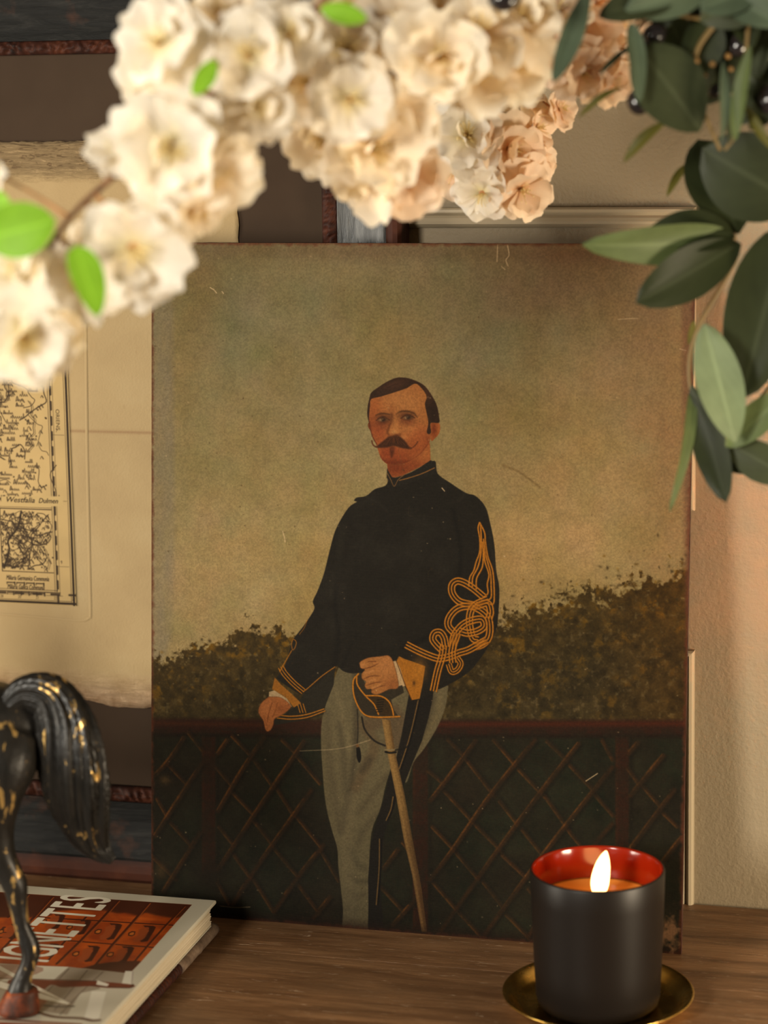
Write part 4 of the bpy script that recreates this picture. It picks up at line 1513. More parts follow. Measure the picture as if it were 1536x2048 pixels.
def cover_image():
    S = 4000.0
    w_m, h_m = BX1-BX0, BY1-BY0
    W, H = int(w_m*S), int(h_m*S)
    o = np.array([BX0, BY0, ZB])

    def T(pts):
        uv = to_plane(pts, o, np.array([1.0, 0, 0]), np.array([0, 1.0, 0]))
        return np.stack([uv[:, 0]*S, (h_m-uv[:, 1])*S], 1)

    cv = Canvas(W, H, T, (176, 170, 152))
    G = lambda p: [(.28646*x, 1740+.28646*y) for x, y in p]
    K = lambda p: [(.29948*x, 1840+.29948*y) for x, y in p]
    # the photograph on the jacket: a card-index cabinet over a pale table
    pic = G([(-900, 95), (210, 168), (1340, 242), (985, 640), (905, 722), (600, 688), (-200, 640), (-900, 600)])
    cv.fill(pic, (150, 62, 16), 1.0, 1, smooth=False)
    cv.clip = cv.mask(pic, 1.0, smooth=False)
    g = fbm(H, W, 60, 401, 5)
    cv._blend(0, H, 0, W, np.clip((g-.45)*2.5, 0, .7), (176, 80, 20))
    cv._blend(0, H, 0, W, np.clip((.5-g)*2.5, 0, .6), (112, 40, 12))
    top = G([(-900, 95), (210, 168), (1340, 242), (1255, 330), (1100, 318), (1020, 300), (960, 318), (880, 300), (800, 300), (700, 280), (400, 285), (210, 330), (-900, 300)])
    cv.fill(top, (58, 26, 14), 10, .92)
    cv.blob(G([(620, 275)])[0], 40, 9, (120, 52, 20), .7)
    cv.blob(G([(760, 300)])[0], 12, 6, (170, 80, 30), .7)
    cv.blob(G([(1000, 340)])[0], 40, 8, (190, 88, 24), .7)
    for p, w in (([(240, 330), (700, 356), (1195, 386), (1330, 396)], 5), ([(0, 470), (250, 480), (560, 500), (1075, 542), (1200, 552)], 5), ([(830, 212), (700, 356), (560, 500), (400, 655)], 6),
                 ([(1045, 228), (920, 375), (790, 520), (670, 665)], 6), ([(1290, 250), (1160, 385), (1040, 520), (940, 640)], 4), ([(370, 185), (240, 330), (90, 480), (-60, 640)], 6),
                 ([(600, 330), (470, 480), (330, 640)], 4), ([(30, 400), (-100, 560)], 5), ([(200, 170), (60, 330)], 5), ([(-300, 420), (100, 440)], 4)):
        cv.stroke(G(p), (58, 22, 10), w*.5*3.4, .9, 1.2, smooth=False)
        cv.stroke(np.array(G(p))+[1.5, 1.5], (198, 100, 34), w*.5*1.2, .5, 1, smooth=False)
    # drawer pulls: label slot, plate, shadowed scoop
    for cx, cy, s in ((745, 430, 1.0), (980, 445, 1.0), (590, 585, 1.0), (830, 590, 1.0), (360, 360, .9), (540, 400, .9), (330, 560, .8), (60, 430, .9), (-120, 560, .9)):
        Q = lambda p: G([(cx+s*x, cy+s*y) for x, y in p])
        cv.fill(Q([(20, -58), (90, -55), (108, -46), (96, -20), (50, 52), (10, 58), (-6, 50), (60, -20)]), (52, 22, 12), 2, .95, smooth=False)
        cv.fill(Q([(-10, -30), (36, -46), (62, -38), (30, 30), (-20, 55), (-50, 50), (-44, 30), (-20, 10)]), (138, 64, 28), 2.5, .9)
        cv.fill(Q([(-84, -6), (-60, -18), (-34, -16), (-40, 8), (-60, 18), (-86, 14)]), (50, 24, 12), 1.2, .95, smooth=False)
        cv.fill(Q([(-76, -2), (-58, -11), (-42, -9), (-46, 5), (-60, 11), (-78, 8)]), (176, 96, 36), 1.2, .95, smooth=False)
    cv.fill(G([(560, 690), (690, 655), (830, 640), (985, 640), (905, 722), (600, 690)]), (62, 30, 18), 6, .95)
    cv.clip = None
    # below the cabinet: pale side table with dark edge, chair legs
    cv.fill(G([(-900, 640), (245, 668), (480, 676), (370, 772), (240, 768), (-900, 720)]), (196, 190, 172), 1.4, 1, smooth=False)
    cv.fill(G([(480, 676), (600, 690), (905, 722), (840, 800), (680, 780), (370, 772)]), (138, 126, 110), 1.6, 1, smooth=False)
    cv.fill(G([(875, 705), (928, 706), (915, 800), (848, 800)]), (196, 190, 174), 1.4, 1, smooth=False)
    cv.fill(G([(-900, 655), (240, 668), (60, 760), (-900, 740)]), (150, 118, 102), 2, .8)
    cv.fill(G([(-900, 760), (250, 782), (680, 790), (700, 830), (560, 860), (470, 1010), (260, 985), (-900, 940)]), (134, 122, 106), 2, 1, smooth=False)
    cv.fill(G([(640, 845), (742, 848), (690, 1040), (585, 1050)]), (200, 194, 178), 1.6, 1, smooth=False)
    for p in ([(480, 690), (300, 880)], [(610, 700), (480, 860), (380, 980)], [(720, 710), (560, 860), (420, 1010)]):
        cv.stroke(G(p), (84, 72, 62), 3.5, .7, 1.4)
    cv.fill(G([(240, 765), (430, 772), (680, 778), (920, 800), (915, 822), (760, 824), (640, 812), (540, 815), (430, 818), (360, 800), (300, 840), (240, 880), (100, 880), (60, 770)]), (92, 30, 14), 2, .95)
    cv.stroke(G([(-400, 745), (240, 762), (680, 776), (700, 788)]), (52, 24, 16), 4, .9)
    cv.stroke(G([(640, 804), (780, 816), (905, 822), (925, 800)]), (66, 28, 20), 7, .95)
    cv.stroke(G([(928, 710), (920, 790)]), (150, 136, 128), 3, .9)
    cv.fill(G([(680, 770), (762, 796), (748, 812), (672, 800)]), (200, 194, 178), 1.4, 1, smooth=False)
    cv.stroke(G([(270, 940), (390, 954), (510, 952)]), (58, 52, 46), 8, .9, 2.5)
    cv.stroke(G([(240, 985), (380, 1025), (560, 1035), (640, 1050), (690, 1048)]), (54, 24, 16), 11, .95, 2)
    cv.fill(G([(240, 880), (330, 900), (290, 960), (240, 1010), (100, 1010), (60, 900)]), (120, 50, 20), 6, .8)
    cv.stroke(G([(-300, 1020), (0, 1040), (300, 1062), (560, 1078)]), (92, 34, 20), 9, .95, 2)
    cv.fill(G([(-900, 1045), (0, 1062), (520, 1085), (500, 1400), (-900, 1400)]), (120, 46, 24), 2, .95, smooth=False)

    # lettering, reading away from the reader's left, tops to the left
    s_r, i_r, s_l = T(G([(742, 225), (352, 640), (388, 220)]))
    x_base = (s_r[0]+i_r[0])/2
    hgt = x_base-s_l[0]
    y_i = i_r[1]+3
    y_s = T(G([(742, 195)]))[0][1]
    word = 'IGNETTES'
    adv, tot = [], 0
    for ch in word:
        V, Tt = text_mesh(ch)
        wd = V[:, 0].max()-V[:, 0].min()
        adv.append((ch, tot, wd))
        tot += wd+.14
    tot -= .14
    k = (y_i-y_s)/tot
    WHITE = (206, 200, 182)
    for ch, t0, wd in adv:
        V, Tt = text_mesh(ch)
        hv = V[:, 1].max()-V[:, 1].min()
        lx = V[:, 0]-V[:, 0].min()
        P = np.stack([x_base-(V[:, 1]-V[:, 1].min())/hv*hgt, y_i-(t0+lx)*k], 1)
        for ddx, ddy in ((0, 0), (-1.5, 0), (1.5, 0), (0, -2), (0, 2)):
            cv.tris(P+[ddx, ddy], Tt, WHITE, 1)
    # the large initial V, its point to the right
    apex = T(G([(492, 932)]))[0]
    a1, a2 = T(G([(0, 668), (0, 700)]))
    dv = a1-apex
    dv2 = np.array([dv[0], -abs(dv[1])*.05])
    b1, b2 = T(G([(0, 776), (0, 822)]))
    ext = lambda p, q, f: p+(q-p)*f
    up = [apex, ext(apex, T(G([(250, 806)]))[0], 1), a1, ext(a1, apex, -.7), ext(a2, apex, -.7), a2, T(G([(300, 858)]))[0]]
    dn = [apex, T(G([(300, 866)]))[0], T(G([(240, 850)]))[0], b1, ext(b1, T(G([(240, 850)]))[0], -.9), ext(b2, T(G([(240, 890)]))[0], -.9), b2, T(G([(240, 890)]))[0], T(G([(470, 938)]))[0]]
    for q in (up, dn):
        cv.fill(np.array(q)+[3, 3], (110, 86, 40), 1.0, .8, smooth=False, raw=True)
        cv.fill(np.array(q), WHITE, .8, 1, smooth=False, raw=True)
    return cv.image('jacket_print', COVER_GAIN)


COVER_GAIN = 0.85
book = empty('book', (float(BX0+BX1)/2, float(BY0+BY1)/2, TB), 'white hardback book titled VIGNETTES over red-brown index drawers, under the horse', 'book')
m_cov = Mat('glossy_jacket', (1, 1, 1), .22, spec=.5)
ti = m_cov.n('ShaderNodeTexImage')
ti.image = cover_image()
ti.extension = 'EXTEND'
m_cov.color(ti.outputs[0])
m_board = Mat('white_jacket_edge', (.42, .39, .31), .3, spec=.4).m
CT = .0026


def board(name, z0, z1, mats, parent, x0, x1, y0, y1, r=.0012):
    bmx = bmesh.new()
    box_bm(bmx, (x0, y0, z0), (x1, y1, z1), r, 3)
    uvl = bmx.loops.layers.uv.new('UVMap')
    for f in bmx.faces:
        f.material_index = 0 if f.normal.z > .9 and len(mats) > 1 else len(mats)-1
        for lp in f.loops:
            lp[uvl].uv = ((lp.vert.co.x-BX0)/(BX1-BX0), (lp.vert.co.y-BY0)/(BY1-BY0))
    return adopt(bm_obj(name, bmx, mats, parent, smooth=False), book if parent is book else parent)


board('front_cover', ZB-CT, ZB, [m_cov.m, m_board], book, BX0, BX1, BY0, BY1)
board('back_cover', TB+.0001, TB+.0009, [m_board], book, BX0+.002, BX1-.0032, BY0+.003, BY1-.003, .0002)
m_pg = Mat('book_pages', (.62, .54, .40), .75, spec=.2)
w_ = m_pg.noise(m_pg.coord((2, 2, 900)), 2.0, 3, .6)
m_pg.color(m_pg.ramp(w_, [(.3, (.34, .28, .19)), (.55, (.48, .41, .30)), (.8, (.55, .48, .36))]))
m_pg.bump(w_, .0006, .7)
bmx = bmesh.new()
ZL = np.linspace(TB+.0009, ZB-CT, 9)
# the page block swells a little between its gatherings
V, Fc = [], []
x0, x1, y0, y1 = BX0+.002, BX1-.0034, BY0+.003, BY1-.0030
for i, z in enumerate(ZL):
    for dz, e in ((0.0, -.0003), ((ZL[1]-ZL[0])*.5, .0002)):
        if i == len(ZL)-1 and dz > 0:
            break
        q = e+.0003*math.sin(i*2.3)
        V += [(x0-q, y0-q, z+dz), (x1+q, y0-q, z+dz), (x1+q, y1+q, z+dz), (x0-q, y1+q, z+dz)]
nl = len(V)//4
for i in range(nl-1):
    for k in range(4):
        Fc.append((i*4+k, i*4+(k+1) % 4, (i+1)*4+(k+1) % 4, (i+1)*4+k))
Fc += [(3, 2, 1, 0), tuple((nl-1)*4+k for k in range(4))]
adopt(mesh_obj('page_block', V, Fc, m_pg.m, book, smooth=False), book)
# rounded spine towards the reader
V, Fc = tube([(BX0, BY0, (TB+ZB)/2), (BX1, BY0, (TB+ZB)/2)], [(.006, (ZB-TB)/2)]*2, 20, 1)
adopt(mesh_obj('spine', V, Fc, m_board, book), book)
bmx.free()

# thin old book below, its ridged spine to the right
sp_t = hit(432, 1870, (0, 0, 1), TB*.5)
sp_b = hit(288, 2022, (0, 0, 1), TB*.5)
book2 = empty('book', (float(BX1)-.09, float(BY1)-.15, 0), 'thin old book with worn ridged red-brown spine, lying under the white book', 'book')
sx = (sp_t[0]+sp_b[0])/2-.0040
yt = sp_t[1]+.010
m_cl = Mat('worn_grey_brown_cloth', (.11, .075, .05), .7, spec=.25)
m_cl.color(m_cl.ramp(m_cl.noise(m_cl.coord(), 130, 4), [(.3, (.055, .035, .024)), (.6, (.13, .088, .06)), (.8, (.22, .16, .11))]))
m_rd = red_wood('worn_red_leather', .35)
for nm, za, zb in (('back_cover', .0002, .0015), ('front_cover', TB-.0014, TB-.0001)):
    bmx = bmesh.new()
    box_bm(bmx, (sx-.19, yt-.24, za), (sx+.001, yt, zb), .0005, 1)
    adopt(bm_obj(nm, bmx, m_cl.m, book2), book2)
bmx = bmesh.new()
box_bm(bmx, (sx-.186, yt-.237, .0015), (sx, yt-.003, TB-.0014), .0002, 1)
adopt(bm_obj('page_block', bmx, m_pg.m, book2), book2)
yk = hit(372, 1938, (0, 0, 1), TB*.55)[1]
V, Fc = tube([(sx, yt, TB/2), (sx, (yt+yk)/2, TB/2), (sx, yk, TB/2)], [.0043]*3, 18, 10, shape=lambda t, a: 1+.012*math.sin(t*9)+(.10 if abs((t*3) % 1-.5) < .03 else 0))
adopt(mesh_obj('spine_cloth', V, Fc, m_cl.m, book2), book2)
V, Fc = tube([(sx, yk, TB/2), (sx, yt-.24, TB/2)], [.0036]*2, 16, 60)
adopt(mesh_obj('spine_leather', V, Fc, m_rd, book2), book2)
V, Fc = tube([(0, 0, -.0012), (0, 0, -.0008), (0, 0, 0), (0, 0, .0008), (0, 0, .0012)], [.0031, .0039, .0043, .0039, .0031], 14, 1)
bead_me = None
y = yk-.002
k = 0
while y > yt-.237:
    if bead_me is None:
        o = mesh_obj('spine_ridge', V, Fc, m_rd, None)
        bead_me = o.data
    else:
        o = link('spine_ridge', bead_me)
    o.parent = book2
    o.matrix_parent_inverse = Matrix.Translation(-Vector(book2.location))
    o.location = (sx, y, TB/2)
    o.rotation_euler = (math.pi/2, rng.uniform(0, 3), rng.normal(0, .12))
    s = rng.uniform(.9, 1.0)
    o.scale = (s, s, rng.uniform(.9, 1.5))
    y -= .0029*o.scale[2]+.0004
    k += 1

# ------------------------------------------------------------------ candle in a black glass on a brass dish
cb = hit(1196, 2012, (0, 0, 1), 0)
dish_root = tag
V, Fc = lathe([(0, .0012), (.030, .0012), (.0440, .0012), (.0462, .0018), (.0492, .0040), (.0520, .0070), (.0548, .0094), (.0568, .0104), (.0573, .0102), (.0572, .0097), (.0552, .0086), (.0526, .0062),
               (.0497, .0030), (.0468, .0009), (.0445, .0002), (.030, 0), (0, 0)], 96)
mbz = Mat('aged_brass', (.55, .33, .085), .24, metal=1.0)
nb = mbz.noise(mbz.coord(), 60, 4, .6)
mbz.color(mbz.ramp(nb, [(.3, (.55, .33, .07)), (.6, (.76, .50, .14)), (.85, (.82, .60, .24))]))
mbz.l(mbz.ramp(nb, [(.2, (.16,)*3), (.8, (.34,)*3)]), mbz.b.inputs['Roughness'])
dish = mesh_obj('brass_dish', V, Fc, mbz.m)
dish.location = cb
tag(dish, 'round brass dish with a raised rim under the black candle glass', 'dish')

candle = empty('candle', (cb[0], cb[1], .0014), 'lit candle in a matt black glass with glowing red inside, on the brass dish', 'candle')
JH, R0, R1 = .0862, .0372, .0400
out_p = [(0, 0), (R0-.0075, 0), (R0-.0035, .0008), (R0-.0012, .0030), (R0, .0075), (R0+.0010, .030), (R1-.0004, .070), (R1, JH-.0012)]
lip = [(R1-.0004, JH-.0003), (R1-.0011, JH), (R1-.0020, JH-.0004)]
in_p = [(R1-.0024, JH-.0012), (R1-.0027, .070), (R0-.0018, .030), (R0-.0030, .0090), (R0-.0080, .0045), (0, .0040)]
prof = out_p+lip+in_p
V, Fc = lathe(prof, 96)
m_blk = Mat('matt_black_glass', (.0070, .0050, .0038), .40, spec=.18)
m_red = Mat('red_glass_inside', (.19, .010, .0015), .14, spec=.4)
m_red.b.inputs['Coat Weight'].default_value = .1
jar = mesh_obj('glass_jar', V, Fc, [m_blk.m, m_red.m], candle)
no = len(out_p)
for i, f in enumerate(jar.data.polygons):
    j = i % (len(prof)-1)
    f.material_index = 1 if j >= no+1 else 0
WZ = .0655
V, Fc = lathe([(0, WZ-.0012), (.004, WZ-.0010), (.012, WZ-.0004), (.026, WZ), (R1-.0048, WZ+.0002), (R1-.0029, WZ+.0010), (R0-.0020, .030), (R0-.0032, .0092), (R0-.0082, .0047), (0, .0042)], 72)
m_wx = Mat('orange_lit_wax', (.85, .34, .06), .35, spec=.3)
m_wx.b.inputs['Subsurface Weight'].default_value = .0
mesh_obj('wax', V, Fc, m_wx.m, candle)
V, Fc = tube([(0, 0, WZ-.002), (0, 0, WZ+.004), (.0004, 0, WZ+.0075), (.0012, 0, WZ+.0095)], [.0008, .0007, .0007, .0005], 8, 4)
mesh_obj('wick', V, Fc, Mat('charred_wick', (.02, .015, .012), .9).m, candle)
# flame, leaning a little to the right
fl = [(0, .0052), (.0028, .0068), (.0046, .0100), (.0054, .0145), (.0051, .0200), (.0042, .0255), (.0027, .0300), (.0011, .0330), (.0002, .0340)]
ax = np.array([CR[0], CR[1], 0])/np.hypot(CR[0], CR[1])
P = [np.array([0, 0, WZ+z-.003])+ax*(.0050*((z-.005)/.03)**1.5+.0006) for r, z in fl]
V, Fc = tube(P, [max(r, .0002) for r, z in fl], 12, 3)
m_fl = bpy.data.materials.new('flame')
m_fl.use_nodes = True
nt = m_fl.node_tree
nt.nodes.remove(nt.nodes['Principled BSDF'])
em = nt.nodes.new('ShaderNodeEmission')
em.inputs[0].default_value = (1.0, .52, .17, 1)
em.inputs[1].default_value = FLAME = 10.0
nt.links.new(em.outputs[0], nt.nodes['Material Output'].inputs[0])
mesh_obj('flame', V, Fc, m_fl, candle)

# ------------------------------------------------------------------ black and gold horse
hoof = hit(45, 2026, (0, 0, 1), ZB)
H1 = np.array([math.cos(YAW), math.sin(YAW), 0])   # towards the tail
H2 = np.array([-math.sin(YAW), math.cos(YAW), 0])  # away from the reader
hd = (hoof-CAM)@CF
HS = hd/F_PX


def hp(px, py, off=0.0):
    """Horse-side point that shows at the photograph's pixel, off metres away from the reader."""
    n = H2
    p = hit(px, py, n, n@hoof)
    return p+H2*off


horse = empty('horse_figurine', tuple(hoof+H1*(-.06)), 'black horse statuette with rubbed gold patches and long ridged tail, on the white book', 'figurine')


def body_parts():
    parts = []
    S = HS

    def limb(pts, n=6, sides=14):
        parts.append(tube([hp(x, y, o) for x, y, o, r in pts], [r*S for x, y, o, r in pts], sides, n))
    # trunk: croup, barrel, chest
    parts.append(tube([hp(66, 1500, .020), hp(34, 1484, .020), hp(-50, 1480, .022), hp(-170, 1512, .022), hp(-290, 1520, .022), hp(-390, 1508, .022), hp(-455, 1500, .022), hp(-490, 1505, .022)],
                      [(26*S, 34*S), (70*S, 76*S), (100*S, 100*S), (100*S, 108*S), (104*S, 112*S), (96*S, 104*S), (64*S, 72*S), (20*S, 20*S)], 20, 8))
    # neck and head
    parts.append(tube([hp(-400, 1480, .022), hp(-450, 1400, .022), hp(-490, 1310, .022), hp(-520, 1230, .022), hp(-535, 1190, .022)],
                      [(60*S, 96*S), (50*S, 80*S), (40*S, 62*S), (34*S, 52*S), (26*S, 34*S)], 16, 8))
    parts.append(tube([hp(-500, 1180, .022), hp(-545, 1215, .022), hp(-590, 1270, .022), hp(-625, 1318, .022), hp(-645, 1345, .022), hp(-655, 1356, .022)],
                      [(26*S, 34*S), (33*S, 46*S), (26*S, 34*S), (20*S, 25*S), (20*S, 23*S), (10*S, 12*S)], 14, 8))
    for o in (.010, .034):
        limb([(-508, 1190, o, 10), (-500, 1160, o, 12), (-498, 1136, o, 8), (-500, 1118, o, 2)], 4, 8)
    # near hind leg (the one in the picture): thigh, gaskin, hock, cannon, fetlock, pastern
    near = [(14, 1480, .012, 62), (2, 1530, .004, 70), (-10, 1590, .000, 56), (-12, 1650, .000, 42), (-2, 1705, .000, 33), (18, 1745, .000, 27), (31, 1775, .000, 25), (36, 1810, .000, 19), (44, 1850, .000, 17),
            (56, 1882, .000, 20), (62, 1904, .000, 20), (56, 1930, .000, 17), (46, 1956, .000, 19), (40, 1980, .000, 26), (42, 1996, .000, 28)]
    limb(near, 6, 16)
    parts.append(tube([hp(50, 1752), hp(49, 1768), hp(46, 1790)], [.0005, 9*S, .0005], 8, 4))
    # far hind leg, further forward
    far = [(-30, 1480, .030, 62), (-55, 1560, .038, 56), (-75, 1640, .042, 42), (-62, 1710, .042, 29), (-48, 1755, .042, 25), (-52, 1800, .042, 18), (-58, 1850, .042, 16), (-58, 1880, .042, 19),
           (-70, 1915, .042, 16), (-80, 1938, .042, 24), (-80, 1950, .042, 26)]
    limb(far, 6, 14)
    # forelegs
    for x0, o in ((-400, .004), (-432, .040)):
        dy = -26 if o > .02 else 16
        limb([(x0+10, 1530, (o+.022)/2, 58), (x0, 1600, o, 44), (x0-4, 1670, o, 28), (x0-8, 1725, o, 23), (x0-8, 1760, o, 22), (x0-6, 1800, o, 16), (x0-6, 1860+dy, o, 15), (x0-8, 1895+dy, o, 18),
              (x0-18, 1925+dy, o, 16), (x0-26, 1955+dy, o, 24), (x0-27, 1972+dy, o, 26)], 6, 14)
    return merge(parts)


def horse_mat(name='black_gilt_bronze'):
    m = Mat(name, (.012, .011, .010), .36, spec=.20)
    n1 = m.noise(m.coord((1, 1, .45)), 75, 5, .62, .8)
    geo = m.n('ShaderNodeNewGeometry')
    pt = m.ramp(geo.outputs['Pointiness'], [(.47, (0, 0, 0)), (.60, (1, 1, 1))])
    mask = m.ramp(m.math('ADD', n1, m.math('MULTIPLY', pt, .09)), [(.612, (0, 0, 0)), (.645, (1, 1, 1))])
    c = m.mix(mask, m.ramp(n1, [(.3, (.006, .006, .0055)), (.7, (.018, .015, .012))]), (.52, .33, .11))
    m.color(c)
    m.l(m.math('MULTIPLY', mask, .75), m.b.inputs['Metallic'])
    m.l(m.ramp(m.noise(m.coord(), 40, 3), [(.3, (.28,)*3), (.7, (.46,)*3)]), m.b.inputs['Roughness'])
    m.bump(m.noise(m.coord(), 120, 4, .6), .0009, .5)
    return m.m


M_HORSE = horse_mat()
V, Fc = body_parts()
o = adopt(mesh_obj('body', V, Fc, M_HORSE), horse)
md = o.modifiers.new('fuse', 'REMESH')
md.mode = 'VOXEL'
md.voxel_size = .0017
md.use_smooth_shade = True
sm = o.modifiers.new('soften', 'SMOOTH')
sm.factor, sm.iterations = .6, 6
m_hf = Mat('red_brown_hoof', (.15, .035, .012), .5, spec=.12)
nh = m_hf.noise(m_hf.coord(), 90, 4, .6)
m_hf.color(m_hf.ramp(nh, [(.38, (.020, .009, .006)), (.55, (.075, .018, .007)), (.75, (.26, .062, .014))]))


def hoof_mesh(cx, cy, off, zb):
    """Hoof: flat sole on the book, sloping wall, coronet ridge."""
    V, Fc = [], []
    n = 22
    base = hp(cx, cy, off)
    g = np.array([base[0], base[1], zb])
    rings = [(0.0, 40, 1.0, -.0), (.0015, 41.5, 1.0, 0), (.006, 38, 1.0, .0006), (.0115, 33, 1.0, .0018), (.0142, 30, 1, .0026), (.0152, 26, 1, .003)]
    for z, r, k, sh in rings:
        for i in range(n):
            a = 2*math.pi*i/n
            rr = r*HS*(1+(.13*max(0, -math.cos(a))))
            V.append(g+H1*(math.cos(a)*rr+sh)+H2*math.sin(a)*rr*.92+np.array([0, 0, z]))
    for j in range(len(rings)-1):
        for i in range(n):
            Fc.append((j*n+i, j*n+(i+1) % n, (j+1)*n+(i+1) % n, (j+1)*n+i))
    Fc.append(tuple(range(n))[::-1])
    Fc.append(tuple((len(rings)-1)*n+i for i in range(n)))
    return V, Fc


for cx, cy, off in ((40, 2026, .0), (-80, 1988, .042), (-428, 2026, .004), (-460, 1988, .040)):
    V, Fc = hoof_mesh(cx, cy, off, ZB+.0002)
    h_o = adopt(mesh_obj('hoof', V, Fc, m_hf.m), horse)
    bv = h_o.modifiers.new('round', 'SUBSURF')
    bv.levels = bv.render_levels = 1

# tail: arches off the croup and hangs in ridged locks
tp = [(5, 1425, 18, 22), (40, 1402, 34, 34), (88, 1408, 44, 46), (118, 1450, 54, 50), (134, 1510, 62, 52), (146, 1575, 62, 48), (158, 1635, 52, 40), (174, 1685, 39, 30), (196, 1717, 25, 20), (222, 1736, 8, 8)]


def lock(t, a):
    w = a*1.0+1.6*t
    r = .085*math.sin(9*w)+.075*math.sin(19*w+5*t)+.05*math.sin(33*w+2*math.sin(6*t))
    e = max(0, t-.86)/.14
    return 1+r*(.55+.6*min(1, t*2.2))+.10*e*math.sin(7*a+20*t)


V, Fc = tube([hp(x, y, .010+.004*math.sin(k)) for k, (x, y, r, q) in enumerate(tp)], [(q*HS*.78, r*HS) for x, y, r, q in tp], 110, 12, shape=lock)
tl = adopt(mesh_obj('tail', V, Fc, M_HORSE), horse)
# mane along the neck
for k in range(9):
    t = k/8
    x, y = -500+t*95, 1185+t*235
    V, Fc = tube([hp(x-4, y, .014), hp(x+34, y+10, .006), hp(x+48, y+48, .002), hp(x+44, y+84, .000)], [10*HS, 15*HS, 13*HS, 3*HS], 14, 5, shape=lambda t, a: 1+.14*math.sin(5*a+4*t))
    adopt(mesh_obj('mane_lock', V, Fc, M_HORSE), horse)
for o_ in (.004, .040):
    V, Fc = tube([hp(-562, 1224, o_+(.0015 if o_ < .02 else -.0015)), hp(-566, 1226, o_), hp(-570, 1228, o_+(.0015 if o_ < .02 else -.0015))], [3*HS, 6*HS, 3*HS], 10, 3)
    adopt(mesh_obj('eye', V, Fc, Mat('glossy_black_eye', (.005, .005, .005), .1).m), horse)


# ------------------------------------------------------------------ blossom branches
def petal_mat(name, tip, base, thr):
    """Thin petal: part of the light passes through."""
    m = Mat(name, tip, .55, spec=.25)
    uv = m.n('ShaderNodeUVMap')
    sx = m.n('ShaderNodeSeparateXYZ')
    m.l(uv.outputs[0], sx.inputs[0])
    c = m.ramp(sx.outputs[1], [(.0, base), (.22, tuple(.45*b+.55*t for b, t in zip(base, tip))), (.50, tip)])
    vn = m.n('ShaderNodeTexWave', wave_type='BANDS', bands_direction='X')
    vn.inputs['Scale'].default_value = 4.0
    vn.inputs['Distortion'].default_value = 2.5
    m.l(uv.outputs[0], vn.inputs['Vector'])
    c = m.mix(m.math('MULTIPLY', vn.outputs['Fac'], .10), c, tuple(x*.82 for x in tip))
    m.color(c)
    tr = m.n('ShaderNodeBsdfTranslucent')
    warm = m.mix(1.0, c, (1.0, .86, .66), 'MULTIPLY')
    m.l(warm, tr.inputs[0])
    mx = m.n('ShaderNodeMixShader')
    mx.inputs[0].default_value = thr
    m.l(m.b.outputs[0], mx.inputs[1])
    m.l(tr.outputs[0], mx.inputs[2])
    m.l(mx.outputs[0], m.out.inputs[0])
    return m.m


PETAL = [petal_mat('ivory_petal', (.88, .86, .785), (.82, .77, .44), .46),  # cream and blush: warm light through the blooms, put into the petal colour
         petal_mat('cream_lit_petal', (.94, .885, .74), (.80, .60, .24), .45),
         petal_mat('blush_lit_petal', (.93, .80, .64), (.82, .52, .24), .48)]


def petal_mesh(seed, L, Wd, cup, ruffle):
    r = np.random.RandomState(seed)
    nu, nv = 13, 9
    ph = r.uniform(0, 6, 6)
    V, UV, Fc = [], [], []
    for j in range(nv):
        v = j/(nv-1)
        for i in range(nu):
            u = 2*i/(nu-1)-1
            f = .16+.84*math.sin(min(1.0, v*1.12)*math.pi/2)**1.1
            yy = L*(v-.36*v*v*u*u*(.6+.4*abs(u)))
            yy -= L*.10*math.exp(-(u/.20)**2)*v**5
            yy += L*.035*v**3*math.sin(7*u+ph[0])
            x = u*Wd/2*f*(1-.10*v**6)
            z = cup*L*(v*v*.9-.15*v)+.24*L*u*u*f*v*(1-.55*v)*(1 if cup > 0 else .4)
            z += ruffle*L*v*v*(math.sin(4.2*u+ph[1])*.6+math.sin(8.5*u+ph[2]+2*v)*.35)
            z -= .22*L*max(0, v-.72)*(1+.6*math.sin(3*u+ph[3]))*3*ruffle*4
            V.append((x, yy, z))
            UV.append((i/(nu-1), v))
    for j in range(nv-1):
        for i in range(nu-1):
            Fc.append((j*nu+i, j*nu+i+1, (j+1)*nu+i+1, (j+1)*nu+i))
    me = bpy.data.meshes.new('petal')
    me.from_pydata(V, [], Fc)
    ul = me.uv_layers.new(name='UVMap')
    fl = np.empty(len(me.loops), np.int32)
    me.loops.foreach_get('vertex_index', fl)
    ul.data.foreach_set('uv', np.asarray(UV, np.float32)[fl].ravel())
    me.polygons.foreach_set('use_smooth', [True]*len(me.polygons))
    return me


PETALS = {}                                        # (tone, layer) -> meshes, unit blossom radius 1
for tone in range(3):
    for layer, (L, Wd, cup, ruf) in enumerate(((1.04, 1.26, .08, .11), (.86, 1.10, .17, .13), (.60, .70, .45, .12))):
        PETALS[tone, layer] = []
        for k in range(4):
            me = petal_mesh(100*tone+10*layer+k, L, Wd, cup, ruf)
            me.materials.append(PETAL[tone])
            PETALS[tone, layer].append(me)


